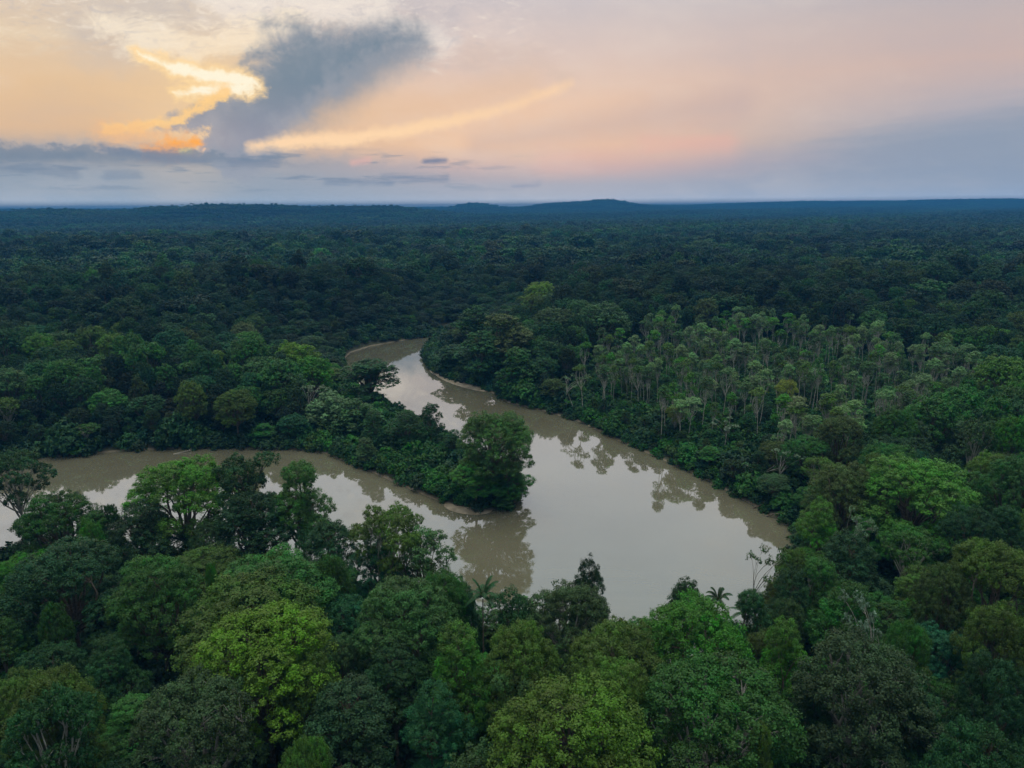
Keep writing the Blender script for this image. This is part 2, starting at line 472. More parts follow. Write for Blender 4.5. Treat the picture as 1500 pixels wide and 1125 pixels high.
def hills(x, y):
    r = np.hypot(x, y); az = np.degrees(np.arctan2(x, y))
    z = (np.sin(x * .0071 + 1.3) * np.cos(y * .0093 + .4) * 4 + np.sin(x * .0023 - y * .0031) * 6 + np.sin(x * .013 + y * .017) * 1.5) * sstep(r, 330, 800)
    z = z + 14 * np.exp(-((r - 560 - 40 * np.sin(az * .12)) / 90) ** 2) * sstep(az, -5, -15)          # the step in the left-hand forest
    z = z + 10 * np.exp(-((r - 560 - 30 * np.sin(az * .2 + 1)) / 80) ** 2) * sstep(az, 8, 16)
    z = z + 22 * sstep(r, 2500, 6000) + 26 * sstep(r, 5500, 9000)
    ridge = lambda rc, rw, prof: prof * np.exp(-((r - rc) / rw) ** 2)
    g = lambda c, w: np.exp(-((az - c) / w) ** 2)
    z = z + ridge(3500, 420, 66 * g(-21, 7) + 50 * g(-33, 6) + 46 * g(-10, 5) + 6 * g(-26, 1.5) + 6 * g(-18, 1.2) + 5 * g(-23, .8))
    z = z + ridge(6300, 800, 64 * g(-2.8, 2.0) + 50 * g(3.2, 2.4) + 74 * g(7.4, 2.3) + 16 * g(11, 2) + 6 * g(5.2, .6) + 5 * g(-1, .5))
    z = z + ridge(8300, 700, 26 * g(18, 9) + 34 * g(28, 7) + 38 * g(38, 8) + 20 * g(-40, 8)) 
    return np.maximum(z, 0)


def terrain(x, y, sd=None):
    x = np.asarray(x, float); y = np.asarray(y, float); sh = x.shape
    if sd is None: sd = poly_sd(np.stack([x.ravel(), y.ravel()], 1), RIVER).reshape(sh)
    return np.clip(sd * 0.6, -2.2, 1.3) + sstep(sd, 4, 60) * 1.2 + hills(x, y)


def axis(lo, hi_, step, far_lo, far_hi, g=1.07):
    a = list(np.arange(lo, hi_ + .1, step)); s = step
    while a[-1] < far_hi: s *= g; a.append(a[-1] + s)
    s = step; b_ = [a[0]]
    while b_[-1] > far_lo: s *= g; b_.append(b_[-1] - s)
    return np.array(b_[:0:-1] + a)


gx, gy = axis(-230, 210, 2.2, -11000, 11000), axis(40, 480, 2.2, -1500, 12000)
GX, GY = np.meshgrid(gx, gy)
GZ = terrain(GX, GY)
idx = np.arange(GX.size).reshape(GX.shape)
q = np.stack([idx[:-1, :-1], idx[:-1, 1:], idx[1:, 1:], idx[1:, :-1]], -1).reshape(-1, 4)
tag(link('ground', mesh_np('ground', np.stack([GX, GY, GZ], -1).reshape(-1, 3), [q], g_mat, smooth_=True)), kind='structure')
# the river surface: one level sheet under the whole valley floor of the bends
wx = np.linspace(-420, 260, 35); wy = np.linspace(60, 500, 23)
WX, WY = np.meshgrid(wx, wy); idx = np.arange(WX.size).reshape(WX.shape)
q = np.stack([idx[:-1, :-1], idx[:-1, 1:], idx[1:, 1:], idx[1:, :-1]], -1).reshape(-1, 4)
tag(link('river', mesh_np('river', np.stack([WX, WY, WX * 0], -1).reshape(-1, 3), [q], w_mat)), kind='structure')


def sandbar(pts_px, h, name='sandbar'):
    c = np.array([ground(x, y) for x, y in pts_px]); m = c.mean(0)
    rings = []
    n = len(c)
    rs = np.random.default_rng(3)
    for k, (s, z) in enumerate(((1.0, -0.25), (.93, .06), (.8, h * .6), (.6, h), (.3, h * 1.1))):
        rings.append(np.column_stack([m + (c - m) * s, np.full(n, z) + (rs.random(n) - .5) * .05]))
    v = np.concatenate(rings + [np.array([[m[0], m[1], h * 1.1]])])
    fs = [[k * n + i, k * n + (i + 1) % n, (k + 1) * n + (i + 1) % n, (k + 1) * n + i] for k in range(4) for i in range(n)]
    tri = np.array([[4 * n + i, 4 * n + (i + 1) % n, 5 * n] for i in range(n)])
    tag(link(name, mesh_np(name, v, [np.array(fs), tri], M_SAND, smooth_=True)), kind='structure')


def ell(cx, cy_, rx, ry, n=28, rot=0):
    return [(cx + rx * math.cos(a) * math.cos(rot) - ry * math.sin(a) * math.sin(rot), cy_ + rx * math.cos(a) * math.sin(rot) + ry * math.sin(a) * math.cos(rot)) for a in np.linspace(0, 2 * math.pi, n, endpoint=False)]


sandbar(ell(686, 743, 38, 11, rot=.1), 0.45)
sandbar(ell(680, 560, 46, 8, rot=.28), 0.5)
sandbar(ell(640, 545, 12, 5, rot=.3), 0.35)

# ------------------------------------------------------------------ foliage and wood builders
def unit(a): return a / (np.linalg.norm(a, axis=-1, keepdims=True) + 1e-9)


def leaves(C, N, size, g, aspect=0.62):
    """one kinked rhombus per row of C facing N"""
    n = len(C)
    t = unit(np.cross(N, g.normal(size=(n, 3))))
    b = np.cross(N, t)
    L = (size * g.uniform(.7, 1.3, n))[:, None] * .5
    Wd = L * aspect * g.uniform(.8, 1.25, n)[:, None]
    v = np.stack([C - t * L, C + b * Wd - N * L * .25, C + t * L, C - b * Wd - N * L * .25], 1)
    return v.reshape(-1, 3)


def fib(n):
    i = np.arange(n) + .5
    ph = np.pi * (1 + 5 ** .5) * i; z = 1 - 2 * i / n; r = np.sqrt(1 - z * z)
    return np.stack([r * np.cos(ph), r * np.sin(ph), z], 1)


def crown_data(lobes, spacing, cr, lpc, leaf, g, low=-.5, bury=.78):
    """lobes (x,y,z,r,rz): puffs of leaves over the outside of every lobe -> verts, tone"""
    L = np.array(lobes, float)
    CC, NN, LT = [], [], []
    for k, (x, y, z, r, rz) in enumerate(L):
        n = max(6, int(4 * np.pi * r * (r * .5 + rz * .5) / spacing ** 2))
        d = fib(n) @ np.linalg.qr(g.normal(size=(3, 3)))[0]
        d = d[d[:, 2] > low]
        c = d * np.array([r, r, rz]) * g.uniform(.82, 1.07, len(d))[:, None] + [x, y, z] + g.normal(size=(len(d), 3)) * spacing * .18
        keep = np.ones(len(c), bool)
        for j, (X, Y, Z, Rr, RZ) in enumerate(L):
            if j != k: keep &= (((c - [X, Y, Z]) / [Rr, Rr, RZ]) ** 2).sum(1) > bury ** 2
        c, d = c[keep], d[keep]
        CC.append(c); NN.append(unit(d / [1, 1, max(.3, rz / r)])); LT.append(np.full(len(c), g.random()))
    C, N, T = np.concatenate(CC), np.concatenate(NN), np.concatenate(LT)
    m = len(C)
    sz = g.uniform(.7, 1.3, m)
    tone = T * .42 + g.random(m) * .34
    C2, N2 = np.repeat(C, lpc, 0), np.repeat(N, lpc, 0)
    d = unit(g.normal(size=C2.shape) + N2 * .95 + [0, 0, .25])
    pos = C2 + d * (np.repeat(sz, lpc) * cr * np.where(g.random(len(C2)) < .07, g.uniform(1.05, 1.5, len(C2)), g.uniform(.5, 1.08, len(C2))))[:, None] * [1, 1, .85]
    nn = unit(d * .85 + g.normal(size=d.shape) * .42 + [0, 0, .3])
    v = leaves(pos, nn, np.full(len(pos), leaf), g)
    tt = np.repeat(np.repeat(tone, lpc) + g.random(len(C2)) * .24, 4)
    return v, np.clip(tt, 0, 1)


def quads(n): return np.arange(n).reshape(-1, 4)


def tube(path, radii, sides=7):
    path = np.asarray(path, float); n = len(path)
    tg = unit(np.gradient(path, axis=0))
    ref = np.array([.31, .95, .05]); a = unit(np.cross(tg, ref)); b = np.cross(tg, a)
    th = np.linspace(0, 2 * np.pi, sides, endpoint=False)
    ring = path[:, None] + (a[:, None] * np.cos(th)[None, :, None] + b[:, None] * np.sin(th)[None, :, None]) * np.asarray(radii)[:, None, None]
    idx = np.arange(n * sides).reshape(n, sides)
    f = np.stack([idx[:-1], np.roll(idx[:-1], -1, 1), np.roll(idx[1:], -1, 1), idx[1:]], -1).reshape(-1, 4)
    return ring.reshape(-1, 3), f


def bend(a, b, g, n=6, sag=.12, up=.15):
    a, b = np.asarray(a, float), np.asarray(b, float); t = np.linspace(0, 1, n)[:, None]
    L = np.linalg.norm(b - a); off = g.normal(size=3) * L * sag
    return a + (b - a) * t + off * np.sin(np.pi * t) + np.array([0, 0, L * up]) * np.sin(np.pi * t)


def wood(tubes):
    V, F, o = [], [], 0
    for v, f in tubes: V.append(v); F.append(f + o); o += len(v)
    return np.concatenate(V), np.concatenate(F)


def trunk_data(lobes, fork, r0, g, twigs=3, r_end=.05, lean=(0, 0)):
    fz = fork
    base = np.array([0, 0, -1.5]); top = np.array([lean[0], lean[1], fz])
    path = bend(base, top, g, 8, .02, 0)
    ts = [tube(path, np.linspace(r0 * 1.0, r0 * .62, 8) + np.array([.5, .18, .04, 0, 0, 0, 0, 0]) * r0, 9)]
    hub = path[-1]
    for (x, y, z, r, rz) in lobes:
        tgt = np.array([x, y, z])
        p = bend(hub - [0, 0, g.uniform(0, .25) * fz], tgt, g, 6, .1, .06)
        rr = np.clip(r * .075, min(.05, r0 * .28), r0 * .5)
        ts.append(tube(p, np.linspace(rr * 1.5, rr * .6, 6), 5))
        for _ in range(twigs):
            d = unit(g.normal(size=3) + [0, 0, .5]) * np.array([r, r, rz]) * g.uniform(.75, .98)
            ts.append(tube(bend(p[-2], tgt + d, g, 4, .1, .05), np.linspace(rr * .55, r_end * .5, 4), 4))
    return wood(ts)


# crown plans: name -> (radius, height, lobes, fork height, trunk radius)
def plan_dome(g, R=8., H=24., base=11.5):
    zs = lambda r: base + (H - base) * math.sqrt(max(0, 1 - (r / R) ** 2))
    L = [(g.normal() * .7, g.normal() * .7, H - 2.9, 2.8, 2.7)]
    for n, r0, l0, l1 in ((5, 3.5, 2.1, 2.8), (9, 5.6, 1.7, 2.4), (11, 6.7, 1.3, 2.0), (7, 5.4, 1.8, 2.4)):
        ph = g.uniform(0, 6.28)
        for i in range(n):
            a = ph + i * 6.283 / n + g.normal() * .16; r = r0 * g.uniform(.86, 1.1); lr = g.uniform(l0, l1)
            z = (zs(min(r + lr * .3, R * .97)) - lr * .5 + g.normal() * .6) if n != 7 else base + g.uniform(-.6, 1.2)
            if n != 9 and g.random() < .9 or n == 9 or n == 5: L.append((r * math.cos(a), r * math.sin(a), z, lr, lr * g.uniform(.7, .98)))
    return R, H, L, 8.5, .42


def plan_irregular(g, R=7., H=25.):
    L = []
    for i in range(17):
        t = g.random(); z = 8 + 15.5 * t
        rmax = R * (.95 - .75 * max(0, t - .55) / .45) * (.75 + .25 * min(1, t * 3))
        a = i * 2.4 + g.normal() * .3; lr = g.uniform(1.5, 3.0)
        r = max(0, rmax - lr * .8) * g.uniform(.5, 1.05)
        L.append((r * math.cos(a), r * math.sin(a), min(z, H - lr * .8), lr, lr * g.uniform(.6, .9)))
    L.append((0, 0, H - 2.2, 2.4, 2.0))
    return R, H, L, 9.0, .40


def plan_open(g, R=7.5, H=22.):
    L = []
    for n, r0, z0 in ((1, 0, 21), (6, 3.2, 20.3), (9, 6.1, 18.4), (4, 4.3, 15.2)):
        ph = g.uniform(0, 6.28)
        for i in range(n):
            a = ph + i * 6.283 / n + g.normal() * .2; r = r0 * g.uniform(.85, 1.1); lr = g.uniform(1.25, 2.0)
            L.append((r * math.cos(a), r * math.sin(a), z0 + g.normal() * .5, lr, lr * .55))
    return R, H, L, 10.5, .34


def plan_spiky(g, R=5., H=21.):
    L = []
    for i in range(26):
        t = (i + .5) / 26; z = 8.5 + 11.5 * t
        rm = R * math.sin(math.pi * (.18 + .68 * t)) ** .8 * math.sqrt(g.uniform(.05, 1.0)) * g.uniform(.8, 1.15); a = i * 2.399 + g.normal() * .5
        lr = g.uniform(.8, 1.7)
        L.append((rm * math.cos(a), rm * math.sin(a), z + g.uniform(-1.2, 1.0), lr, lr * g.uniform(.55, .95)))
    return R, H, L, 11.0, .28


def plan_tower(g, R=4.8, H=21.):
    L = []
    for i in range(24):
        t = (i + .5) / 24; z = 1.5 + 18 * t
        lr = g.uniform(1.5, 2.5); a = i * 2.399 + g.normal() * .3; rm = max(0, R * (.55 + .45 * math.sin(math.pi * min(1, .15 + t * .95))) - lr * .7) * g.uniform(.6, 1.15) * (1 if t < .85 else .6)
        L.append((rm * math.cos(a), rm * math.sin(a), z, lr, lr * .95))
    return R, H, L, 14.0, .3


def plan_plume(g, R=6., H=15.):
    L = []
    for i in range(26):
        a = i * 2.399; t = math.sqrt((i + .5) / 26); r = R * .85 * t
        h = 11.5 * (1 - .55 * t * t) * g.uniform(.85, 1.12)
        for k in range(3):
            f = .62 + .19 * k
            L.append((r * (f + .1) * math.cos(a), r * (f + .1) * math.sin(a), h * f * 1.1, .95 - .16 * k, 1.5 - .2 * k))
    return R, H, L, 3.0, .2


def plan_slender(g, R=2.8, H=22.):
    L = []
    for i in range(int(g.integers(8, 15))):
        a = i * 2.4 + g.normal() * .5; t = g.random() ** 1.2 if i else 0
        r = (.3 + 1.9 * math.sqrt(t)) * g.uniform(.5, 1.15) if i else 0
        lr = g.uniform(.5, .95)
        L.append((r * math.cos(a), r * math.sin(a), 21.4 - t * 6.5, lr, lr * g.uniform(.5, .95)))
    return R, H, L, 14.5, .13


def plan_bush(g, R=2.4, H=3.):
    L = [(0, 0, 1.7, 1.25, 1.2)]
    for i in range(7):
        a = i * .9 + g.normal() * .2; r = g.uniform(1.0, 1.6); lr = g.uniform(.7, 1.05)
        L.append((r * math.cos(a), r * math.sin(a), g.uniform(.5, 1.5), lr, lr * g.uniform(.8, 1.1)))
    return R, H, L, .8, .08


def plan_limby(g):
    R, H, L, f, r = plan_dome(g)
    return R, H, [q for q in L if g.random() < .84], 9.5, .5


def plan_rosette(g, R=4., H=15.):
    L = []
    for i in range(8):
        a = i * 2.4 + g.normal() * .3; r = g.uniform(1.2, 3.6); lr = g.uniform(.4, .7)
        L.append((r * math.cos(a), r * math.sin(a), g.uniform(11, 14.5), lr, lr * .4))
    return R, H, L, 8.5, .11


HI = dict(spacing=1.3, cr=.80, lpc=110, leaf=.27)
MID = dict(spacing=1.65, cr=1.0, lpc=40, leaf=.58)
FAR = dict(spacing=2.5, cr=1.75, lpc=11, leaf=1.55)
PROTO = {}


def make_proto(key, plan, lods, seed, bark=M_BARK, twigs=3, low=-.5, **kw):
    g = np.random.default_rng(seed)
    R, H, L, fork, r0 = plan(g)
    d = dict(R=R, H=H)
    for lod, par in lods.items():
        v, t = crown_data(L, g=np.random.default_rng(seed + 1), low=low, **par)
        d[lod] = (v, t)
        d[lod + '_me'] = mesh_np('crown', v, [quads(len(v))], M_LEAF, t)
    v, f = trunk_data(L, fork, r0, np.random.default_rng(seed + 2), twigs, **kw)
    d['wood'] = (v, f)
    d['trunk_me'] = mesh_np('trunk', v, [f], bark, smooth_=True)
    PROTO[key] = d


ALL = dict(hi=HI, mid=MID, far=FAR)
for i in range(5): make_proto(f'dome{i}', plan_dome, ALL, 100 + i * 7)
for i in range(4): make_proto(f'irregular{i}', plan_irregular, ALL, 200 + i * 7)
for i in range(2): make_proto(f'open{i}', plan_open, dict(hi=dict(spacing=.95, cr=.6, lpc=60, leaf=.29), mid=MID, far=FAR), 300 + i * 7, twigs=4, bark=M_PALE)
for i in range(2): make_proto(f'spiky{i}', plan_spiky, dict(hi=dict(spacing=1.0, cr=.66, lpc=62, leaf=.30), mid=MID), 400 + i * 7)
make_proto('tower0', plan_tower, dict(hi=HI, mid=MID), 500)
make_proto('plume0', plan_plume, dict(hi=dict(spacing=.8, cr=.5, lpc=26, leaf=.5)), 510, twigs=0)
for i in range(4): make_proto(f'slender{i}', plan_slender, dict(hi=dict(spacing=.7, cr=.55, lpc=22, leaf=.36)), 600 + i * 7, bark=M_PALE, twigs=1)
for i in range(2): make_proto(f'limby{i}', plan_limby, ALL, 330 + i * 7, bark=M_BONE, twigs=4)
for i in range(3): make_proto(f'bush{i}', plan_bush, dict(hi=dict(spacing=.75, cr=.55, lpc=24, leaf=.45), mid=dict(spacing=1.1, cr=.8, lpc=16, leaf=.7)), 700 + i * 7)
make_proto('rosette0', plan_rosette, dict(hi=dict(spacing=.6, cr=.5, lpc=9, leaf=.42)), 800, bark=M_BONE, twigs=2, lean=(2.2, .8))
make_proto('rosette1', plan_rosette, dict(hi=dict(spacing=.6, cr=.5, lpc=9, leaf=.42)), 807, bark=M_BONE, twigs=2, lean=(-2.6, .4))


def make_palm(key, seed, H=17., n=12, Lf=4.2):
    g = np.random.default_rng(seed)
    path = bend((0, 0, -1), (g.normal() * .5, g.normal() * .5, H - 1.6), g, 10, .01, 0)
    w = tube(path, np.linspace(.2, .12, 10), 8); top = path[-1]
    V, T = [], []
    ribs = [w]
    for i in range(n):
        a = i * 2.399 + g.normal() * .1; el = rad(g.uniform(12, 62) if i > 1 else 75)
        L = Lf * g.uniform(.85, 1.1); s = np.linspace(0, 1, 26)
        drop = g.uniform(.9, 1.6)
        hor = np.cos(el) * L * s + .25 * L * s ** 2 * np.sin(el); ver = np.sin(el) * L * s - drop * L * .5 * s ** 2.2 * np.cos(el * .6)
        P3 = np.stack([top[0] + hor * math.cos(a), top[1] + hor * math.sin(a), top[2] + .3 + ver], 1)
        ribs.append(tube(P3, np.linspace(.05, .012, 26), 4))
        tg = unit(np.gradient(P3, axis=0)); side = unit(np.cross(tg, [0, 0, 1.0])); upv = np.cross(side, tg)
        for sg in (-1, 1):
            for k in range(2, 26):
                for h in (0, .5):
                    q = P3[k] - tg[k] * h * L / 26
                    ll = .95 * math.sin(math.pi * min(1, .12 + .8 * s[k])) ** .7
                    d = unit(side[k] * sg + tg[k] * .75 - upv[k] * .35)
                    t2 = q + d * ll; wv = tg[k] * .055
                    V.append([q - wv, q + wv, t2 + wv * .3, t2 - wv * .3]); T.append(g.random())
    V = np.array(V).reshape(-1, 3)
    v, f = wood(ribs)
    PROTO[key] = dict(R=Lf, H=H + 1.5, hi_me=mesh_np('crown', V, [quads(len(V))], M_LEAF, np.repeat(T, 4)), trunk_me=mesh_np('trunk', v, [f], M_BARK, smooth_=True))


make_palm('palm0', 900); make_palm('palm1', 907, 16, 10, 3.8)

TINT = {'bright green': (.052, .160, .020), 'mid green': (.034, .108, .022), 'dark green': (.019, .064, .021), 'yellow-green': (.078, .150, .017), 'olive green': (.060, .116, .022),
        'grey-green': (.046, .100, .035), 'blue-green': (.021, .088, .037), 'brownish olive': (.056, .088, .026), 'lime green': (.095, .185, .024), 'pale grey-green': (.105, .185, .075),
        'yellow-flowered': (.17, .21, .045), 'silvery green': (.11, .17, .11), 'dull dark green': (.028, .056, .025), 'dull yellow-green': (.066, .124, .017), 'fresh green': (.050, .140, .028), 'dull grey-green': (.036, .068, .028)}
FORM = {'dome': 'domed', 'irregular': 'many-lobed', 'open': 'open umbrella-shaped', 'spiky': 'ragged pointed', 'tower': 'vine-clad columnar', 'plume': 'feathery', 'slender': 'slender', 'bush': 'bushy', 'limby': 'domed', 'rosette': 'sparse', 'palm': 'palm'}
THINGS = []          # (name, x, y, top px, label info)


def tint_of(colour, g, amt=.13):
    c = np.array(TINT[colour]) * (1 + g.normal() * amt) * (1 + g.normal(size=3) * .06)
    return tuple(np.clip(c * 1.42, .008, .4))


def place(name, key, x, y, h, D, colour, label, cat, group=None, lod='hi', rot=None, g=RNG, parts=True, z=None):
    """a tree: an Empty at its foot carrying trunk and crown"""
    pr = PROTO[key]
    z = float(terrain(np.array([x]), np.array([y]))[0]) if z is None else z
    root = bpy.data.objects.new(name, None); COL.objects.link(root)
    root.location = (x, y, z); root.rotation_euler = (0, 0, g.uniform(0, 6.28) if rot is None else rot)
    s = D / (2 * pr['R']); root.scale = (s, s, h / pr['H'])
    root.empty_display_size = .5
    tag(root, label, cat, group)
    link('trunk', pr['trunk_me'], root)
    cr = link('crown', pr.get(lod + '_me', pr['hi_me']), root)
    cr.color = (*tint_of(colour, g), 1)
    return root

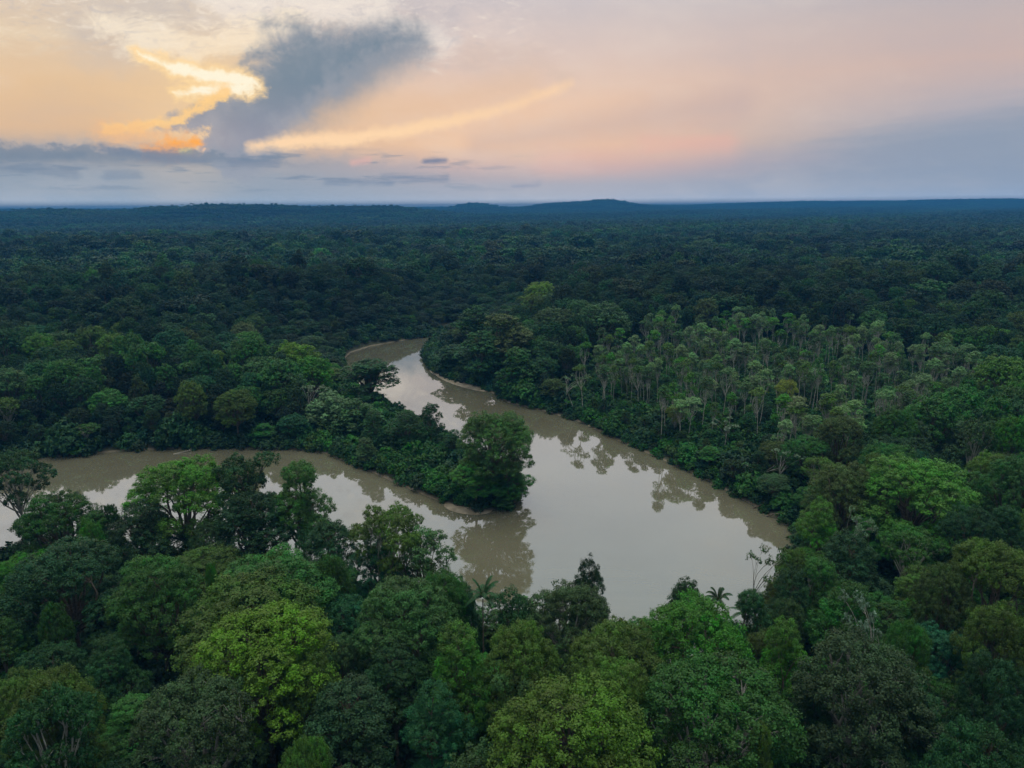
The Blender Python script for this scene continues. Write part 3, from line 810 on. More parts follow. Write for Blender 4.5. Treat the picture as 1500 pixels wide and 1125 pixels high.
# ------------------------------------------------------------------ trees one can point at: (px, top py, width px, form, height m, colour, label, short name)
HEROES = [
 (18, 660, 118, 'open', 24, 'dark green', 'flat umbrella-crowned tree at the left end of the left river arm', 'flat umbrella tree at the left'),
 (268, 672, 158, 'dome', 26, 'bright green', 'tall bright green dome-crowned tree standing against the left river arm', 'tall bright dome by the left arm'),
 (362, 664, 92, 'spiky', 24, 'dark green', 'ragged dark tree with pointed sprays, right of the tall bright dome by the water', 'ragged tree by the left arm'),
 (88, 722, 130, 'dome', 22, 'mid green', 'mid green rounded tree below the flat umbrella tree, touching pale water behind', 'rounded tree below the umbrella tree'),
 (138, 764, 46, 'dome', 18, 'bright green', 'small lighter green crown under the rounded tree below the flat umbrella tree', 'small light crown at the left'),
 (218, 738, 112, 'irregular', 21, 'dark green', 'very dark tree in the shade of the tall bright dome by the left arm', 'very dark tree under the bright dome'),
 (95, 790, 172, 'dome', 23, 'dark green', 'broad dark green dome at the left, below the small light crown', 'broad dark dome at the left'),
 (234, 818, 142, 'dome', 24, 'mid green', 'rounded green dome with its trunk showing beneath, left of the long domed crown', 'green dome with the visible trunk'),
 (315, 828, 26, 'dome', 21, 'bright green', 'tiny bright green ball of a crown beside the green dome with the visible trunk', 'tiny bright ball crown'),
 (394, 808, 182, 'dome', 25, 'mid green', 'long domed crown directly above the olive and yellow-green domes', 'long domed crown'),
 (366, 840, 205, 'dome', 25, 'olive green', 'olive dome half hidden behind the yellow-green dome', 'olive dome'),
 (384, 887, 200, 'dome', 26, 'yellow-green', 'brightest yellow-green domed tree in the lower left, leafy to the edge', 'yellow-green dome'),
 (84, 885, 52, 'dome', 18, 'mid green', 'small round green crown in the dark hollow at lower left', 'small round hollow tree'),
 (442, 679, 92, 'irregular', 25, 'mid green', 'tall uneven tree standing clear in front of pale water left of the pool', 'tall uneven tree before the water'),
 (372, 722, 108, 'irregular', 23, 'dark green', 'dark green many-lobed tree between the bright dome and the tall uneven tree', 'many-lobed dark tree'),
 (490, 765, 88, 'irregular', 20, 'dark green', 'low dark tree just right of and below the tall uneven tree', 'low dark tree'),
 (566, 741, 98, 'open', 25, 'olive green', 'open airy crown with bare limbs showing through, in front of the pool', 'open airy tree'),
 (556, 783, 84, 'irregular', 20, 'blue-green', 'blue-green tree directly beneath the open airy crown', 'blue-green tree'),
 (630, 776, 80, 'spiky', 22, 'grey-green', 'grey-green ragged tree with side sprays jutting right over the pool', 'ragged grey-green tree'),
 (486, 818, 64, 'dome', 22, 'mid green', 'narrow green dome at the right shoulder of the long domed crown', 'narrow shoulder dome'),
 (598, 848, 142, 'dome', 24, 'grey-green', 'grey-green dome below the ragged grey-green tree', 'grey-green dome'),
 (648, 838, 76, 'dome', 22, 'mid green', 'small green dome behind the right edge of the grey-green dome', 'small dome by the pool'),
 (684, 872, 44, 'irregular', 18, 'dark green', 'small dark tree at the foot of the lone palm by the pool', 'dark tree under the palm'),
 (752, 864, 62, 'spiky', 20, 'dark green', 'dense dark tree right of the lone palm by the pool', 'dense dark tree'),
 (832, 858, 118, 'limby', 22, 'grey-green', 'rounded grey-green tree in front of the pool with a pale limb showing', 'rounded tree before the pool'),
 (861, 822, 50, 'irregular', 24, 'dark green', 'tall dark spindly tree sticking up over the pool', 'spindly dark tree'),
 (676, 918, 92, 'tower', 23, 'bright green', 'vivid green upright tree below the lone palm', 'vivid upright tree'),
 (766, 913, 112, 'dome', 24, 'olive green', 'light olive dome just right of the vivid upright tree', 'light olive dome'),
 (902, 912, 138, 'dome', 23, 'olive green', 'olive green dome below the rounded tree before the pool', 'olive dome before the pool'),
 (898, 968, 122, 'dome', 25, 'olive green', 'smaller olive dome at the bottom centre beneath the olive dome before the pool', 'smaller olive dome'),
 (836, 998, 222, 'dome', 27, 'dull yellow-green', 'huge dull yellow-green crown at the bottom centre of the picture', 'huge crown at bottom centre'),
 (1012, 874, 152, 'dome', 24, 'bright green', 'large green dome on the near bank at the right end of the pool', 'large dome at the pool end'),
 (1004, 852, 62, 'irregular', 22, 'dark green', 'dark tree top peeping over the large dome at the pool end', 'dark peeping tree'),
 (1052, 960, 236, 'limby', 27, 'mid green', 'massive light-topped dome at the bottom right of centre with pale limbs', 'massive dome'),
 (1142, 911, 78, 'irregular', 22, 'bright green', 'vivid leafy tree above the right shoulder of the massive dome', 'vivid leafy tree'),
 (1096, 866, 72, 'irregular', 20, 'dark green', 'dark tree beside the second palm at the pool corner', 'dark corner tree'),
 (1156, 834, 72, 'irregular', 20, 'dark green', 'dark green tree at the bank corner below the sprawling bare-limbed tree', 'dark bank tree'),
 (1268, 928, 204, 'limby', 27, 'dull dark green', 'big dull grey-green dome with crooked pale limbs inside, lower right', 'dull grey dome'),
 (1322, 912, 76, 'dome', 24, 'mid green', 'green crown poking up behind the dull grey dome', 'green crown behind the grey dome'),
 (1338, 672, 172, 'dome', 26, 'bright green', 'large vivid dome with a forked trunk beneath it, right of the pool', 'large vivid dome right of the pool'),
 (1232, 680, 98, 'dome', 24, 'brownish olive', 'brown-tinged olive dome left of the large vivid dome', 'brown-tinged dome'),
 (1478, 612, 74, 'dome', 25, 'bright green', 'bright dome cut by the right picture edge, uppermost of the bright ones there', 'bright edge dome'),
 (1486, 672, 104, 'dome', 25, 'mid green', 'wide dome at the right edge below the bright edge dome', 'wide edge dome'),
 (1462, 794, 142, 'dome', 26, 'olive green', 'broad olive-green dome near the right edge at mid height', 'broad right dome'),
 (1376, 828, 92, 'dome', 23, 'brownish olive', 'brown-olive crown against the left side of the broad right dome', 'brown-olive crown'),
 (1458, 888, 124, 'dome', 24, 'olive green', 'olive crown below the broad right dome', 'olive crown at the right'),
 (1248, 782, 102, 'irregular', 22, 'dark green', 'dark leafy tree below the brown-tinged dome', 'dark leafy tree'),
 (1200, 735, 72, 'irregular', 21, 'bright green', 'bright many-lobed tree at the river corner under the brown-tinged dome', 'bright corner tree'),
 (1196, 820, 82, 'irregular', 21, 'mid green', 'mid green uneven tree right of the dark bank tree', 'uneven tree'),
 (1244, 856, 112, 'irregular', 23, 'mid green', 'lush green many-lobed tree directly above the dull grey dome', 'lush tree above the grey dome'),
 (1436, 1062, 172, 'dome', 26, 'dark green', 'dark green dome in the lower right corner', 'dark corner dome'),  # dark tint also carries the darkening towards the frame corner
 (80, 982, 142, 'dome', 24, 'olive green', 'dark olive dome in the lower left, above the pale-limbed umbrella tree', 'dark olive dome'),
 (290, 985, 186, 'limby', 24, 'dull grey-green', 'large greyish crown below the yellow-green dome, whitish limbs showing', 'large greyish crown'),
 (76, 1008, 130, 'open', 25, 'dark green', 'umbrella tree with spreading pale limbs in the lower left corner', 'pale-limbed umbrella tree'),  # dark tint takes in the frame-corner darkening here too
 (452, 1082, 84, 'dome', 24, 'olive green', 'small olive dome at the bottom edge left of centre', 'olive dome at the bottom edge'),
 (510, 995, 122, 'irregular', 21, 'dark green', 'dark lobed tree right of and below the yellow-green dome', 'dark lobed tree'),
 (452, 955, 90, 'dome', 22, 'olive green', 'olive side dome against the right flank of the yellow-green dome', 'olive side dome'),
 (642, 1002, 92, 'irregular', 20, 'blue-green', 'blue-green tree below the vivid upright tree', 'lower blue-green tree'),
 (688, 1092, 92, 'spiky', 20, 'grey-green', 'grey-green ragged tree at the bottom edge left of the huge crown', 'ragged tree at the bottom edge'),
 (1106, 1064, 60, 'irregular', 25, 'olive green', 'bright olive tuft in front of the massive dome at the bottom edge', 'bright olive tuft'),
 (760, 985, 70, 'spiky', 21, 'grey-green', 'grey spiky-leaved tree between the light olive dome and the huge crown', 'grey spiky tree'),
 (170, 935, 92, 'irregular', 19, 'dark green', 'dark shaded tree in the hollow left of the yellow-green dome', 'dark hollow tree'),
 (575, 945, 80, 'irregular', 19, 'dark green', 'dark tree in the hollow under the grey-green dome', 'dark tree in the hollow'),
 (1180, 1010, 70, 'irregular', 20, 'dark green', 'dark narrow tree between the massive dome and the dull grey dome', 'dark narrow tree'),
 (1330, 1010, 130, 'irregular', 22, 'dark green', 'dark tree beneath the dull grey dome', 'dark tree beneath the grey dome'),
 (1450, 960, 120, 'dome', 24, 'dark green', 'dark dome below the olive crown at the right', 'dark dome at the right'),
 (1420, 742, 96, 'dome', 23, 'dark green', 'dark dome right of and below the large vivid dome', 'dark dome by the vivid dome'),
 # the wooded spit
 (728, 603, 98, 'dome', 28, 'fresh green', 'tallest tree at the tip of the wooded spit above the sandbar', 'spit tree'),
 (698, 662, 70, 'irregular', 17, 'fresh green', 'vine-covered left half of the clump at the tip of the spit, beside the spit tree', 'vine-covered spit clump'),
 (744, 668, 66, 'tower', 16, 'fresh green', 'leafy green tower below the spit tree, nearest the sandbar', 'leafy tower on the spit'),
 (634, 592, 30, 'spiky', 17, 'dark green', 'thin see-through tree in the middle of the spit against bright water', 'thin spit tree'),
 (664, 630, 30, 'spiky', 11, 'dark green', 'little dark tree between the thin spit tree and the spit tree', 'little spit tree'),
 (540, 528, 78, 'irregular', 19, 'dark green', 'dark round tree at the root of the spit beside the upper channel', 'dark round tree by the channel'),
 (482, 576, 62, 'plume', 16, 'pale grey-green', 'pale feathery bamboo-like clump at the root of the spit', 'pale feathery clump'),
 (524, 588, 66, 'plume', 15, 'grey-green', 'grey-green feathery clump right of the pale feathery one', 'grey feathery clump'),
 (547, 604, 32, 'tower', 14, 'dark green', 'vine-draped column on the spit right of the feathery clumps', 'vine column'),
 (592, 604, 52, 'irregular', 14, 'dark green', 'dark green tree on the spit just left of the thin spit tree', 'dark spit tree'),
 (537, 642, 28, 'tower', 8, 'grey-green', 'small light green bush-like tree at the water left of the spit thicket', 'small light spit tree'),
 # right bank, upstream
 (736, 462, 80, 'irregular', 30, 'brownish olive', 'tall brown-tinged tree on the right bank of the upper channel', 'tall brown-tinged bank tree'),
 (698, 450, 58, 'irregular', 27, 'dark green', 'dark tree at the mouth of the upper channel, right bank', 'dark tree at the channel mouth'),
 (662, 506, 54, 'irregular', 13, 'dark green', 'low dark tree leaning over the mud beach of the upper channel', 'low tree over the mud beach'),
 (758, 512, 54, 'tower', 20, 'mid green', 'vine-covered tree below the tall brown-tinged bank tree', 'vine-covered bank tree'),
 (700, 486, 62, 'irregular', 25, 'dark green', 'dark tree between the channel mouth and the vine-covered bank tree', 'dark bank tree upstream'),
 (812, 452, 62, 'dome', 28, 'grey-green', 'grey-green dome behind the vine-covered bank tree', 'grey-green bank dome'),
 (884, 446, 70, 'dome', 29, 'grey-green', 'broad greyish dome behind the left end of the pale-trunk stand', 'greyish dome behind the stand'),
 (790, 414, 44, 'dome', 28, 'lime green', 'yellowish dome far behind the tall brown-tinged bank tree', 'yellowish far dome'),
 (1153, 352, 22, 'dome', 30, 'lime green', 'lone lime-coloured crown far off in the dark forest to the right', 'lone lime crown'),
 (436, 504, 66, 'dome', 25, 'lime green', 'lime-tinted dome in the left forest near the river bend', 'lime-tinted dome'),
 (458, 524, 52, 'dome', 22, 'bright green', 'bright green dome just below the lime-tinted dome', 'bright dome by the bend'),
 (345, 572, 58, 'dome', 23, 'olive green', 'olive dome in the middle of the left forest', 'olive dome in the left forest'),
 (280, 560, 44, 'dome', 24, 'olive green', 'small olive-lit dome left of the olive dome in the left forest', 'small olive-lit dome'),
 (1310, 600, 62, 'dome', 24, 'mid green', 'rounded green crown at the right end of the pale-trunk stand', 'rounded crown by the stand'),
 (1030, 352, 40, 'dome', 34, 'grey-green', 'greyish wide crown in the distant forest above the pale-trunk stand', 'greyish distant crown'),
]
PAIR = {'dome': 5, 'irregular': 4, 'open': 2, 'spiky': 2, 'tower': 1, 'plume': 1, 'slender': 4, 'bush': 3, 'limby': 2, 'rosette': 2, 'palm': 2}
COUNT = {}


def key_of(form):
    COUNT[form] = COUNT.get(form, -1) + 1
    return f'{form}{COUNT[form] % PAIR[form]}'


def spot(px, top, w, h):
    """where a tree of height h stands whose crown top shows at (px, top) and is w pixels wide"""
    z0 = 1.5
    for _ in range(6):
        x, y = ground(px, top + .07 * w, z0 + h * .97)
        z0 = max(1.2, float(terrain(np.array([x]), np.array([y]))[0]))
    d = np.array([x, y, z0 + h * .8 - CAM_H])
    depth = d @ (-_R[:, 2])
    return x, y, w * depth / FPX


def fit(px, top, w, h, key, rot):
    """stand a tree so that its crown's top and both flanks fall where the photograph has them; keep its foot on land"""
    v = PROTO[key]['hi'][0][::24]
    c, s_ = math.cos(rot), math.sin(rot); best = None
    for dh in (0, -1, 1, -2, 2, -3.5, 3.5, -5, 5, -7, 7):
        hh = h + dh; a, b_, ww = px, top, w
        for _ in range(5):
            x, y, D = spot(a, b_, ww, hh)
            k = D / (2 * PROTO[key]['R'])
            z = max(1.2, float(terrain(np.array([x]), np.array([y]))[0]))
            X = x + k * (v[:, 0] * c - v[:, 1] * s_); Y = y + k * (v[:, 0] * s_ + v[:, 1] * c)
            qx, qy = project(X, Y, z + v[:, 2] * hh / PROTO[key]['H'])
            l, r_ = np.percentile(qx, (1.2, 98.8)); t = np.percentile(qy, 1.0)
            a += px - (l + r_) / 2; b_ += top - t; ww *= np.clip(w / (r_ - l), .7, 1.4)
        if float(poly_sd([(x, y)], RIVER)[0]) >= 1.0: return x, y, D, hh
    print('in the water', px, top)
    return x, y, D, hh


TAKEN = []           # (x, y, crown radius, px, py, short name)
for (px, top, w, form, h, colour, label, short) in HEROES:
    key, rot = key_of(form), float(RNG.uniform(0, 6.28))
    x, y, D, h = fit(px, top, w, h, key, rot)
    dist = math.hypot(x, y)
    place({'plume': 'bamboo_clump'}.get(form, 'canopy_tree'), key, x, y, h, D, colour, label, 'bamboo' if form == 'plume' else 'tree',
          'forest trees' if form != 'plume' else None, 'hi' if dist < 260 else 'mid', rot=rot)
    TAKEN.append((x, y, D / 2, px, top + w * .3, short, w, top))
print('hero distances', [round(math.hypot(t[0], t[1])) for t in TAKEN[:10]])

for (px, top, w, h, key, label) in ((705, 846, 46, 23, 'palm0', 'lone palm with spread fronds standing in front of the pool'),
                                    (1051, 848, 36, 21, 'palm1', 'second smaller palm right of the large dome at the pool end'),
                                    (1090, 876, 40, 15, 'palm0', 'dark drooping palm at the pool corner beside the dark corner tree')):
    x, y, D = spot(px, top, w, h)
    place('palm_tree', key, x, y, h, D * 1.25, 'dark green', label, 'palm', 'palms on the near bank', rot=.6)
    TAKEN.append((x, y, 3, px, top, 'palm', w, top))

# sparse pale-limbed trees leaning out of the right bank
for (px, top, w, h, key, rot, label) in ((1122, 676, 62, 8, 'rosette1', .3, 'whitish leaning tree with bare limbs in the right bank thicket, left of its twin'),
                                         (1160, 655, 52, 14, 'rosette0', 2.8, 'pale sparse tree with a slanting trunk right of the whitish leaning tree'),
                                         (1062, 612, 40, 13, 'rosette0', .6, 'silvery sparse tree in the bank thicket below the pale-trunk stand'),
                                         (1128, 798, 58, 21, 'rosette1', .2, 'sprawling bare-limbed tree reaching out over the pool at its right corner'),
                                         (845, 546, 44, 16, 'rosette1', .2, 'leaning pale-trunked tree at the left end of the pale-trunk stand'),
                                         (1262, 748, 44, 22, 'rosette0', 1.6, 'silvery sparse tree among the dark ones under the brown-tinged dome'),
                                         (1265, 872, 70, 24, 'rosette1', 2.0, 'thin whitish branching tree above the dull grey dome'),
                                         (462, 560, 44, 16, 'rosette0', 3.6, 'greyish sparse tree behind the pale feathery clump')):
    x, y, D = spot(px, top, w, h)
    place('sparse_tree', key, x, y, h, D, 'silvery green' if 'bare' not in label else 'grey-green', label, 'tree', 'sparse pale trees', rot=rot)

for (px, top, w, h, label) in ((1154, 557, 36, 19, 'yellow-flowering tree rising from the middle of the pale-trunk stand'),
                               (990, 594, 30, 13, 'small yellow-flowering tree in front of the pale-trunk stand')):
    x, y, D = spot(px, top, w, h)
    place('flowering_tree', 'open0', x, y, h, D, 'yellow-flowered', label, 'tree', 'yellow-flowering trees', lod='hi')
    TAKEN.append((x, y, D / 2, px, top, 'yellow-flowering tree' if h > 15 else 'small yellow-flowering tree', w, top))

# ------------------------------------------------------------------ fill: every other tree of the forest
SKYLINE = [(-200, 690), (60, 705), (100, 735), (180, 742), (200, 705), (345, 715), (380, 700), (420, 765), (490, 780), (520, 815), (530, 800), (610, 800), (665, 840), (680, 855),
           (700, 890), (730, 880), (780, 880), (800, 870), (880, 875), (900, 900), (935, 945), (960, 910), (990, 880), (1060, 885), (1090, 885), (1130, 870), (1160, 810), (1185, 750), (1200, 735), (1230, 690), (1500, 560), (2200, 400)]
SKY_X, SKY_Y = zip(*SKYLINE)
STAND_PX = [(836, 606), (850, 560), (905, 530), (1000, 515), (1110, 505), (1230, 520), (1330, 545), (1420, 575), (1440, 620), (1380, 655), (1290, 702), (1200, 716), (1100, 704), (1020, 681), (930, 650), (872, 624)]
STAND = np.array([ground(x, y) for x, y in STAND_PX])
SPIT = np.array([ground(x, y) for x, y in ((440, 690), (440, 620), (480, 580), (500, 545), (560, 592), (690, 664), (765, 715), (757, 745), (700, 760), (545, 700))])
SOUTH = np.array([ground(x, y) for x, y in ((1168, 785), (1172, 815), (1080, 985), (960, 1040), (780, 1005), (600, 905), (420, 838), (200, 820), (-400, 850))] + [(-400, 20), (500, 20), ground(1900, 640), ground(1230, 760)])

g = np.random.default_rng(41)
# dart throwing, nearest ground first
R_NEAR = 420.0
n_c = 26000
rr = np.sqrt(g.uniform(45 ** 2, R_NEAR ** 2, n_c)); aa = np.radians(g.uniform(-52, 52, n_c))
cx, cyy = rr * np.sin(aa), rr * np.cos(aa)
sd_all = poly_sd(np.stack([cx, cyy], 1), RIVER)
ok = (sd_all > 2.5)
ok &= poly_sd(np.stack([cx, cyy], 1), STAND) > 3
ok &= poly_sd(np.stack([cx, cyy], 1), SPIT) > 0
cx, cyy, sd_c = cx[ok], cyy[ok], sd_all[ok]
st_c = poly_sd(np.stack([cx, cyy], 1), STAND)
south_c = poly_sd(np.stack([cx, cyy], 1), SOUTH) < 0
tz = terrain(cx, cyy, sd_c)
CELL = {}


def near(x, y, r, f=.8):
    i, j = int(x // 12), int(y // 12)
    for a in (-1, 0, 1):
        for b_ in (-1, 0, 1):
            for (X, Y, Rr) in CELL.get((i + a, j + b_), ()):
                if (X - x) ** 2 + (Y - y) ** 2 < (f * (r + Rr)) ** 2: return True
    return False


def put(x, y, r): CELL.setdefault((int(x // 12), int(y // 12)), []).append((x, y, r))


for t in TAKEN: put(t[0], t[1], t[2])
FILL = []
for i in range(len(cx)):
    x, y, sdv = cx[i], cyy[i], sd_c[i]
    r = g.uniform(3.6, 7.4) if g.random() < .8 else g.uniform(6.5, 9.0)
    if sdv < 14: r = g.uniform(2.6, 5.0)
    if near(x, y, r, .74): continue
    h = g.uniform(17, 25) + (r - 5) * 1.1
    if y > 300 and x < 5 and sdv < 70: h = min(h, 4.5 + sdv * .28 + g.uniform(-1, 1.5))
    if south_c[i] and math.hypot(x, y) < 150: h *= .74
    if sdv < 36 and not south_c[i]: h = min(h, 6.5 + sdv * .5 + g.uniform(-2, 2.5))
    elif sdv < 14: h = g.uniform(9, 17) + sdv * .4
    if st_c[i] < 26 and sdv < 24 and g.random() < .8: continue
    if south_c[i]:
        px, py = project(x, y, tz[i] + h)
        lim = np.interp(px, SKY_X, SKY_Y)
        while py < lim and h > 5:
            h -= 1; px, py = project(x, y, tz[i] + h)
        if h < 6: continue
        if h < 14: r = min(r, 4.0)
    elif math.hypot(x, y) < 330:                                     # keep the upper channel open to view
        px, py = project(x, y, tz[i] + h)
        if 500 < px < 640 and y < 300 and py < 600: continue
    if not south_c[i] and y > 330:
        px = project(x, y, tz[i] + h * .6)[0]
        if px > 600 and px - r * FPX / y < 652 and x > -52 + (y - 330) * .07 and px < 672: continue
    if south_c[i] or math.hypot(x, y) < 170:
        pf, hid = project(x, y, tz[i] + h), False
        for t in TAKEN:
            if abs(t[3] - pf[0]) < t[6] * .5 + 8 and math.hypot(t[0], t[1]) > math.hypot(x, y) and pf[1] < t[7] + t[6] * .62 and pf[1] > t[7] - 90: hid = True
        if hid:
            h *= .72; pf = project(x, y, tz[i] + h)
            if any(abs(t[3] - pf[0]) < t[6] * .45 and math.hypot(t[0], t[1]) > math.hypot(x, y) and pf[1] < t[7] + t[6] * .5 and pf[1] > t[7] - 90 for t in TAKEN): continue
    put(x, y, r); FILL.append((x, y, r, h, tz[i], sdv))
print('fill', len(FILL))
FILL = np.array(FILL)
fpx, fpy = project(FILL[:, 0], FILL[:, 1], FILL[:, 4] + FILL[:, 3] * .9)
inframe = (fpx > -15) & (fpx < 1515) & (fpy < 1135)
size = FILL[:, 2] / np.hypot(FILL[:, 0], FILL[:, 1])
size[~inframe] = -1
order = np.argsort(-size)
N_THINGS = 297 - len(HEROES)
is_thing = np.zeros(len(FILL), bool); is_thing[order[:N_THINGS]] = True

FORMS = ['dome', 'irregular', 'dome', 'irregular', 'spiky', 'open', 'dome', 'irregular']
COLS = ['mid green', 'dark green', 'olive green', 'grey-green', 'bright green', 'blue-green', 'brownish olive']
USED = {}


def relation(px, py, k=0):
    hs = sorted(TAKEN, key=lambda t: (t[3] - px) ** 2 + ((t[4] - py) * 1.3) ** 2)
    t = hs[k]; dx, dy = px - t[3], py - t[4]
    far_ = math.hypot(dx, dy) > 110
    if abs(dx) > abs(dy) * 1.1: r = ('well ' if far_ else '') + ('right of' if dx > 0 else 'left of')
    elif dy < 0: r = 'far behind' if far_ else 'behind'
    else: r = 'some way in front of' if far_ else 'in front of'
    return f'{r} the {t[5]}'


def unique(base, px, py, size_word=''):
    tried = []
    for lead in ('', size_word):
        for k in range(4):
            s = ' '.join(f'{lead} {base} {relation(px, py, k)}'.split())
            if len(s.split()) <= 16 and s not in USED:
                USED[s] = 1; return s
    s = ' '.join(f'{size_word} {base} {relation(px, py, 0)}'.split())
    return s


place_z = None
for i in np.where(is_thing)[0]:
    x, y, r, h, z, sdv = FILL[i]
    d = math.hypot(x, y)
    form = FORMS[int(g.integers(len(FORMS)))]
    if form == 'tower' and sdv > 20: form = 'irregular'
    if r > 6.3: form = 'dome'
    wts = np.array([.30, .17, .17, .10, .15, .06, .05]); wts[4] *= .35 if d > 165 else 1; wts[2] *= .7 if d > 165 else 1; colour = COLS[int(g.choice(7, p=wts / wts.sum()))]
    D = 2 * r * (1.0 if form != 'tower' else .8)
    lab = unique(f'{colour} {FORM[form]} tree', fpx[i], fpy[i], 'smaller' if r < 4.5 else 'broad')
    place('canopy_tree', key_of(form), x, y, h, D, colour, lab, 'tree', 'forest trees', 'hi' if d < 210 else 'mid', g=g, z=z)

# ------------------------------------------------------------------ the stand of slender pale-trunked trees
cand = []
bx0, by0 = STAND.min(0); bx1, by1 = STAND.max(0)
pts = np.column_stack([g.uniform(bx0, bx1, 6000), g.uniform(by0, by1, 6000)])
pts = pts[poly_sd(pts, STAND) < 0]
pts = pts[(np.sin(pts[:, 0] * .11 + pts[:, 1] * .05) + np.sin(pts[:, 1] * .13 - pts[:, 0] * .07 + 1) + g.normal(size=len(pts)) * .5) > -.35]
sel = []
for p in pts:
    if all((p[0] - q[0]) ** 2 + (p[1] - q[1]) ** 2 > 2.7 ** 2 for q in sel): sel.append(p)
    if len(sel) >= 250: break
sel = np.array(sel)
d_edge = poly_sd(sel, RIVER)
for (x, y), de in zip(sel, d_edge):
    h = g.uniform(14, 22) + min(3, de * .03)
    px, py = project(x, y, h)
    row = 'front row' if de < 32 else ('middle row' if de < 70 else 'back row')
    where = 'left end of the stand' if px < 905 else 'left of the small yellow tree' if px < 985 else 'between the two yellow trees' if px < 1150 else 'right of the larger yellow tree' if px < 1270 else 'right end of the stand'
    colour = ['bright green', 'grey-green', 'olive green', 'pale grey-green'][int(g.choice(4, p=[.1, .3, .2, .4]))]
    tx, ty = g.normal() * .06, g.normal() * .06
    size_ = 'tall ' if h > 20.5 else 'short ' if h < 17 else ''
    lean = 'right-leaning ' if ty > .055 else 'left-leaning ' if ty < -.055 else ''
    lab = f"{size_}{lean}pale-trunked slender tree, {colour.replace('pale grey-green', 'pale green')} crown, {row}, {where}"
    place('slender_tree', key_of('slender'), x, y, h, g.uniform(4.4, 8.0), colour, lab, 'tree', 'slender pale-trunked trees', g=g).rotation_euler = (tx, ty, g.uniform(-.8, .8))

# ------------------------------------------------------------------ stuff: growths nobody could count, each mass ONE object that scatters leaf clumps and trees
LIB = {}


def library(name, metas):
    """a collection of source shapes, kept out of the scene"""
    c = bpy.data.collections.new(name)
    for i, me in enumerate(metas):
        o = bpy.data.objects.new(f'{name}_{i:02d}', me); c.objects.link(o)
    LIB[name] = c
    return c


def tree_mesh(pr, lod):
    v, t = pr[lod]; w, f = pr['wood']
    me = mesh_np('forest_tree', np.concatenate([v, w]), [quads(len(v)), f + len(v)], M_LEAFI, np.concatenate([t, np.zeros(len(w))]))
    me.materials.append(M_BARK)
    mi = np.zeros(len(me.polygons), np.int32); mi[len(v) // 4:] = 1
    me.polygons.foreach_set('material_index', mi)
    return me


def stuff(name, lib, P, idx, rot, scale, tint, label=None):
    P = np.asarray(P, np.float32)
    me = bpy.data.meshes.new(name); me.vertices.add(len(P)); me.vertices.foreach_set('co', P.ravel())
    def at(n, ty, prop, a):
        q_ = me.attributes.new(n, ty, 'POINT'); q_.data.foreach_set(prop, np.ascontiguousarray(a).ravel())
    at('pick', 'INT', 'value', np.asarray(idx, np.int32))
    at('turn', 'FLOAT_VECTOR', 'vector', np.asarray(rot, np.float32)); at('size', 'FLOAT_VECTOR', 'vector', np.asarray(scale, np.float32))
    at('tint', 'FLOAT_COLOR', 'color', np.column_stack([tint, np.ones(len(P))]).astype(np.float32))
    o = link(name, me)
    gt = bpy.data.node_groups.new(name + '_scatter', 'GeometryNodeTree')
    gt.interface.new_socket('Geometry', in_out='INPUT', socket_type='NodeSocketGeometry'); gt.interface.new_socket('Geometry', in_out='OUTPUT', socket_type='NodeSocketGeometry')
    N = gt.nodes.new; Lk = gt.links.new
    gi, go = N('NodeGroupInput'), N('NodeGroupOutput')
    ci = N('GeometryNodeCollectionInfo'); ci.inputs['Collection'].default_value = LIB[lib]; ci.inputs['Separate Children'].default_value = True; ci.inputs['Reset Children'].default_value = True
    ip = N('GeometryNodeInstanceOnPoints'); ip.inputs['Pick Instance'].default_value = True
    def na(n, ty):
        a = N('GeometryNodeInputNamedAttribute'); a.data_type = ty; a.inputs[0].default_value = n
        return [s for s in a.outputs if s.enabled][0]
    Lk(gi.outputs[0], ip.inputs['Points']); Lk(ci.outputs[0], ip.inputs['Instance']); Lk(na('pick', 'INT'), ip.inputs['Instance Index'])
    Lk(na('turn', 'FLOAT_VECTOR'), ip.inputs['Rotation']); Lk(na('size', 'FLOAT_VECTOR'), ip.inputs['Scale'])
    Lk(ip.outputs[0], go.inputs[0])
    md = o.modifiers.new('scatter', 'NODES'); md.node_group = gt
    tag(o, label, None, None, 'stuff')
    return o


def blotch(x, y):
    return np.sin(x * .021 + 1.1) * np.sin(y * .017 + x * .006) * .5 + np.sin(x * .0062 - y * .0049 + .7) * .6 + np.sin(x * .047 + y * .039) * .25


def tints(n, g, w=(.32, .28, .14, .16, .03, .06, .03), amt=.22):
    pal = np.array([TINT[c] for c in COLS]); k = g.choice(len(COLS), n, p=np.array(w) / sum(w))
    return np.clip(pal[k] * [.70, .78, .98] * (1 + g.normal(size=(n, 1)) * amt) * (1 + g.normal(size=(n, 3)) * .08), .006, .3)


LK = [f'dome{i}' for i in range(5)] + [f'irregular{i}' for i in range(4)]
library('mid_trees', [tree_mesh(PROTO[k], 'mid') for k in LK] + [tree_mesh(PROTO['spiky0'], 'mid')] + [tree_mesh(PROTO[k], 'hi') for k in LK] + [tree_mesh(PROTO['spiky0'], 'hi')])
library('far_trees', [tree_mesh(PROTO[k], 'far') for k in LK + ['open0']])


def bush_mesh(k, lod):
    v, t = PROTO[k][lod]
    return mesh_np('thicket_bush', v, [quads(len(v))], M_LEAFI, t)


library('bushes', [bush_mesh(f'bush{i}', 'mid') for i in range(3)])

# a hectare of distant canopy, four ways
PATCH = 90.0


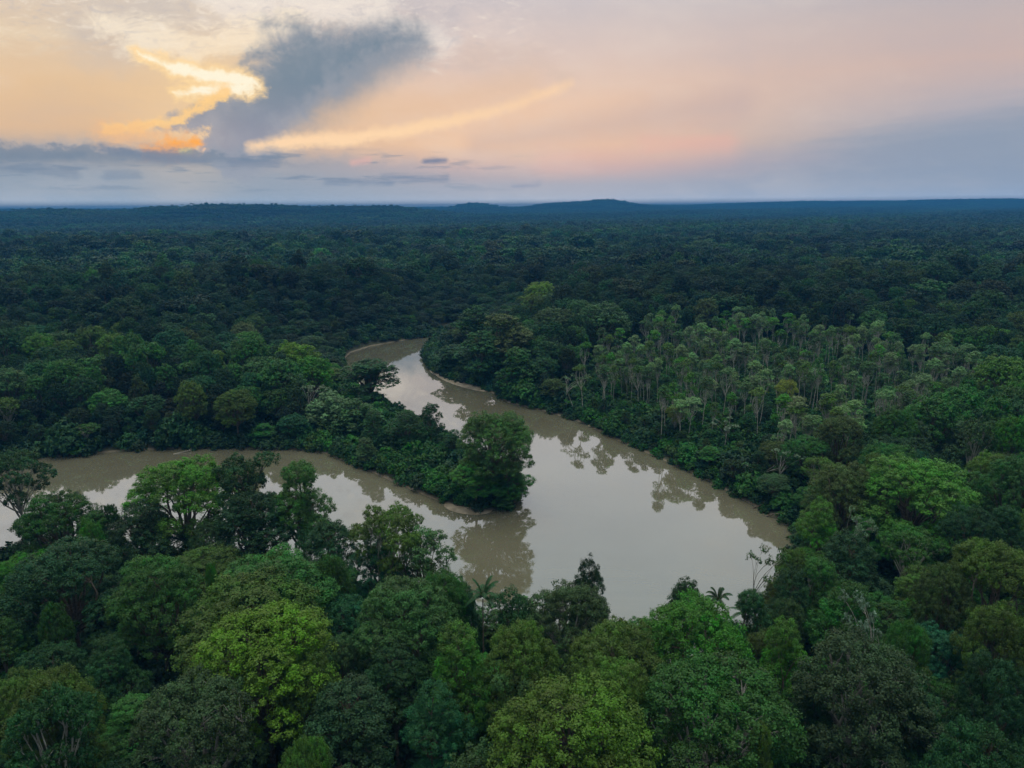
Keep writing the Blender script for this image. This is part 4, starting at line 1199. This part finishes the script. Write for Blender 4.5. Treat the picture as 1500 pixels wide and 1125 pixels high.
def patch_mesh(seed):
    g = np.random.default_rng(seed); V, T = [], []
    spots = []
    for _ in range(3000):
        p = g.uniform(-PATCH / 2, PATCH / 2, 2); r = g.uniform(3.5, 8.5)
        if all((p[0] - q[0]) ** 2 + (p[1] - q[1]) ** 2 > (.72 * (r + q[2])) ** 2 for q in spots): spots.append((p[0], p[1], r))
    for (x, y, r) in spots:
        h = g.uniform(19, 25) + (r - 5) * 1.2 + (g.random() < .06) * g.uniform(3, 8)
        n = int(46 * (r / 5) ** 2)
        d = unit(g.normal(size=(n, 3))); d[:, 2] = np.abs(d[:, 2]) * 1.1 - .25; d = unit(d)
        bump = 1 + .16 * np.sin(d[:, 0] * 7 + x) * np.sin(d[:, 1] * 7 + y)
        c = d * np.array([r, r, r * .72]) * (bump * g.uniform(.86, 1.05, n))[:, None] + [x, y, h - r * .72]
        nn = unit(d + g.normal(size=d.shape) * .35 + [0, 0, .2])
        V.append(leaves(c, nn, np.full(n, 2.6), g, .8)); T.append(np.repeat(np.clip(g.random() * .8 + g.normal(size=n) * .12, 0, 1), 4))
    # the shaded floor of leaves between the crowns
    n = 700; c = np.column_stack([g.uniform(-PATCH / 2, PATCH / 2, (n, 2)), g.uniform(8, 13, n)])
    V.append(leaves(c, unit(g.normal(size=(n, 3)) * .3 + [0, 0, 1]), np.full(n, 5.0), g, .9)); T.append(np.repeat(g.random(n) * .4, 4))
    V = np.concatenate(V)
    return mesh_np('distant_canopy', V, [quads(len(V))], M_LEAFI, np.concatenate(T))


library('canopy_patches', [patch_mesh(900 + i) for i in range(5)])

# the forest from a few hundred metres out, single crowns to R1, patches beyond
R1, R2 = 1500.0, 9800.0
Z_ = lambda n: np.zeros(n)
rest = FILL[~is_thing]
sp = 9.4
ii, jj = np.meshgrid(np.arange(-int(R1 / sp) - 1, int(R1 / sp) + 1), np.arange(0, int(R1 / sp) + 1))
X = (ii + .5 * (jj % 2)) * sp + g.uniform(-3.6, 3.6, ii.shape); Y = jj * sp * .88 + g.uniform(-3.2, 3.2, ii.shape)
X, Y = X.ravel(), Y.ravel(); rr = np.hypot(X, Y); az = np.degrees(np.arctan2(X, Y))
k = (rr > R_NEAR - 3) & (rr < R1) & (np.abs(az) < 46)
X, Y, rr = X[k], Y[k], rr[k]
for t in TAKEN:
    k = np.hypot(X - t[0], Y - t[1]) > max(t[2] * 1.1, 4); X, Y, rr = X[k], Y[k], rr[k]
k = poly_sd(np.stack([X, Y], 1), RIVER) > 4
gx_, gy_ = ground(694, 440); k &= np.hypot(X - gx_, Y - gy_) > 9
X, Y, rr = X[k], Y[k], rr[k]
n = len(X); r = g.uniform(3.6, 7.6, n) * (1 + (g.random(n) < .10) * g.uniform(.3, .8, n)); h = g.uniform(16, 25, n) + (r - 5) * 1.5 + (g.random(n) < .08) * g.uniform(3, 9, n)
sdx = poly_sd(np.stack([X, Y], 1), RIVER); h = np.where(sdx < 70, np.minimum(h, 4.5 + sdx * .28 + g.uniform(-1, 1.5, n)), h); r = np.where(sdx < 20, np.minimum(r, 4.0), r)
X = np.concatenate([rest[:, 0], X]); Y = np.concatenate([rest[:, 1], Y]); r = np.concatenate([rest[:, 2], r]); h = np.concatenate([rest[:, 3], h])
n = len(X); z = terrain(X, Y); d = np.hypot(X, Y)
mid = d < 640
for nm, lib, sel_, npro in (('forest', 'mid_trees', mid, 10), ('far_forest', 'far_trees', ~mid, 10)):
    m = int(sel_.sum()); idx = g.integers(0, npro, m)
    Rs = np.array([PROTO[q]['R'] for q in LK + ['spiky0']])[idx]; Hs = np.array([PROTO[q]['H'] for q in LK + ['spiky0']])[idx]
    if nm == 'forest': idx = idx + 10 * (d[sel_] < 200)
    stuff(nm, lib, np.stack([X[sel_], Y[sel_], z[sel_]], 1), idx, np.stack([Z_(m), Z_(m), g.uniform(0, 6.28, m)], 1),
          np.stack([r[sel_] / Rs, r[sel_] / Rs, h[sel_] / Hs], 1), tints(m, g) * (1 + .42 * blotch(X[sel_], Y[sel_]))[:, None])
ii, jj = np.meshgrid(np.arange(-100, 101), np.arange(0, 110)); st = PATCH * .92
X = (ii * st + g.uniform(-8, 8, ii.shape)).ravel(); Y = (jj * st + g.uniform(-8, 8, ii.shape)).ravel()
rr = np.hypot(X, Y); az = np.degrees(np.arctan2(X, Y)); k = (rr > R1 - 20) & (rr < R2) & (np.abs(az) < 44)
X, Y = X[k], Y[k]; n = len(X)
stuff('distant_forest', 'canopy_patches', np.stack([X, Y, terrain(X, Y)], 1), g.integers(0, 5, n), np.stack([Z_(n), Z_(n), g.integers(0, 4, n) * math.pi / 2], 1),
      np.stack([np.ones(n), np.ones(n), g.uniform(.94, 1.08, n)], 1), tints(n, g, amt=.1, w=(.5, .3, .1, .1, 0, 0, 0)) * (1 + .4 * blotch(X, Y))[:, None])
print('stuff trees', int(mid.sum()), int((~mid).sum()), 'patches', n)

# bank thickets and the undergrowth beneath the trees
gp = np.random.default_rng(5)
bb = np.column_stack([gp.uniform(-330, 240, 90000), gp.uniform(50, 460, 90000)])
sdb = poly_sd(bb, RIVER)
spit = poly_sd(bb, SPIT) < 0; south = poly_sd(bb, SOUTH) < 0; stand = poly_sd(bb, STAND) < 0
near_stand = poly_sd(bb, STAND) < 26


def thin(P, dmin):
    cell = {}; keep = []
    for i, (x, y) in enumerate(P):
        a, b_ = int(x // dmin), int(y // dmin)
        if any((x - X) ** 2 + (y - Y) ** 2 < dmin * dmin for p in (-1, 0, 1) for q in (-1, 0, 1) for (X, Y) in cell.get((a + p, b_ + q), ())): continue
        cell.setdefault((a, b_), []).append((x, y)); keep.append(i)
    return np.array(keep, int)


def thicket(name, mask, dmin, s0, s1, w, label, grow=None):
    P = bb[mask]; sd_ = sdb[mask]; kk = thin(P, dmin); P, sd_ = P[kk], sd_[kk]; n = len(P)
    s = gp.uniform(s0, s1, n)
    if grow is not None: s = s * grow(sd_)
    z = terrain(P[:, 0], P[:, 1], sd_)
    stuff(name, 'bushes', np.stack([P[:, 0], P[:, 1], z - .15], 1), gp.integers(0, 3, n), np.stack([gp.normal(size=n) * .15, gp.normal(size=n) * .15, gp.uniform(0, 6.28, n)], 1),
          np.stack([s * gp.uniform(.85, 1.25, n), s * gp.uniform(.85, 1.25, n), s * gp.uniform(.8, 1.3, n)], 1), tints(n, gp, w=w, amt=.16), label)
    print(name, n)


WB = (.55, .08, .1, .08, .3, .06, 0)
thicket('spit_thicket', spit & (sdb > .3), 1.7, .7, 1.25, WB, 'dense green thicket blanketing the wooded spit', lambda s: np.clip(.75 + s * .045, .7, 1.5))
thicket('riverbank_thicket', ~spit & ~south & (sdb > -.2) & (sdb < 20) & (bb[:, 0] > -20), 1.9, .7, 1.3, WB, 'dense low thicket along the right bank of the river', lambda s: np.clip(.65 + s * .05, .6, 1.5))
thicket('bank_undergrowth', ~spit & (south | (bb[:, 0] <= -20)) & (sdb > -.2) & (sdb < 7), 2.0, .7, 1.3, (.3, .5, .1, .1, 0, .05, 0), 'dark low growth along the near and left banks')
thicket('undergrowth', ~spit & (sdb > 6) & ~stand, 5.4, 1.0, 2.0, (.0, 1, 0, 0, 0, .0, 0), 'dark undergrowth beneath the trees')  # tinted wholly dark to deepen the shade in gaps between crowns
thicket('stand_undergrowth', stand, 2.6, .7, 1.35, (.5, .1, .2, .1, .2, .05, 0), 'green undergrowth at the foot of the pale-trunk stand')
P = bb[stand & (sdb > 6)]; P = P[thin(P, 6.4)]; n = len(P); si = gp.integers(5, 9, n); sr = gp.uniform(1.7, 3.3, n)
stuff('stand_saplings', 'mid_trees', np.stack([P[:, 0], P[:, 1], terrain(P[:, 0], P[:, 1])], 1), si, np.stack([np.zeros(n), np.zeros(n), gp.uniform(0, 6.28, n)], 1),
      np.stack([sr / 7, sr / 7, (gp.uniform(2.5, 6, n) + sr) / 25], 1), tints(n, gp, w=(.4, .05, .3, .2, .2, 0, 0)) * 1.35, 'light green saplings crowding between the slender pale trunks')
print('saplings', n)

# ------------------------------------------------------------------ single shrubs at the water's edge and driftwood
for (px, py, w, label) in ((100, 664, 46, 'round dark green shrub at the left end of the far bank, hanging over the water'), (640, 722, 34, 'low shrub on the spit just left of the sandbar'),
                           (752, 728, 22, 'shrub at the very tip of the spit right of the sandbar'), (700, 575, 26, 'shrub at the end of the mud beach'), (672, 548, 40, 'low dark shrub standing on the mud beach'),
                           (770, 592, 40, 'bright shrub where the right bank bends below the vine-covered bank tree'), (900, 636, 34, 'leafy shrub at the water below the left end of the stand'),
                           (1005, 682, 36, 'leafy shrub at the water below the small yellow-flowering tree'), (1100, 728, 40, 'shrub at the water below the whitish leaning tree'),
                           (1148, 752, 34, 'shrub beside the driftwood at the right corner of the pool'), (440, 650, 40, 'dark shrub at the water left of the spit'), (262, 652, 50, 'dark shrub overhanging the left arm behind the bright dome')):
    x, y = ground(px, py)
    while float(poly_sd([(x, y)], RIVER)[0]) < .8: y += .6 if py < 760 and not (500 < px < 770 and py > 690) else .6
    D = w * math.hypot(x, y, CAM_H) / FPX
    place('riverside_shrub', key_of('bush'), x, y, D * .75, D, 'mid green' if 'dark' not in label else 'dark green', label, 'shrub', 'shrubs at the water')

for (px, py, L, rot, label) in ((1112, 744, 4.0, .15, 'short driftwood log lying in the shallows left of the right corner of the pool'),
                                (1140, 760, 6.5, -.5, 'forked driftwood log at the right corner of the pool'), (268, 663, 6.0, .5, 'pale fallen branch slanting into the left river arm')):
    x, y = ground(px, py); gl = np.random.default_rng(int(px))
    p = bend((-L / 2, 0, -.1), (L / 2, 0, .55), gl, 9, .06, .03)
    ts = [tube(p, np.linspace(.22, .07, 9), 8)]
    for k_ in (4, 6): ts.append(tube(bend(p[k_], p[k_] + [L * .18, gl.choice([-1, 1]) * L * .16, .5], gl, 5, .08, .05), np.linspace(.08, .025, 5), 5))
    v, f = wood(ts)
    o = link('driftwood_log', mesh_np('driftwood_log', v, [f], M_BONE if 'pale' in label else M_BARK, smooth_=True)); o.location = (x, y, .02); o.rotation_euler = (0, 0, rot)
    tag(o, label, 'driftwood', 'driftwood in the shallows')

# ------------------------------------------------------------------ haze over the whole valley
hm = new_mat('haze'); nt = hm.node_tree
pv = nt.nodes.new('ShaderNodeVolumePrincipled')
pv.inputs['Color'].default_value = (.06, .29, .68, 1); pv.inputs['Density'].default_value = HAZE_D; pv.inputs['Anisotropy'].default_value = 0.0
out(hm, pv.outputs[0], 'Volume')
bm = bmesh.new(); bmesh.ops.create_cube(bm, size=1.0)
me = bpy.data.meshes.new('haze'); bm.to_mesh(me); bm.free(); me.materials.append(hm)
hz = link('haze', me); hz.scale = (24500, 16000, 132); hz.location = (0, 5200, 132 / 2 - 10)
tag(hz, kind='stuff')
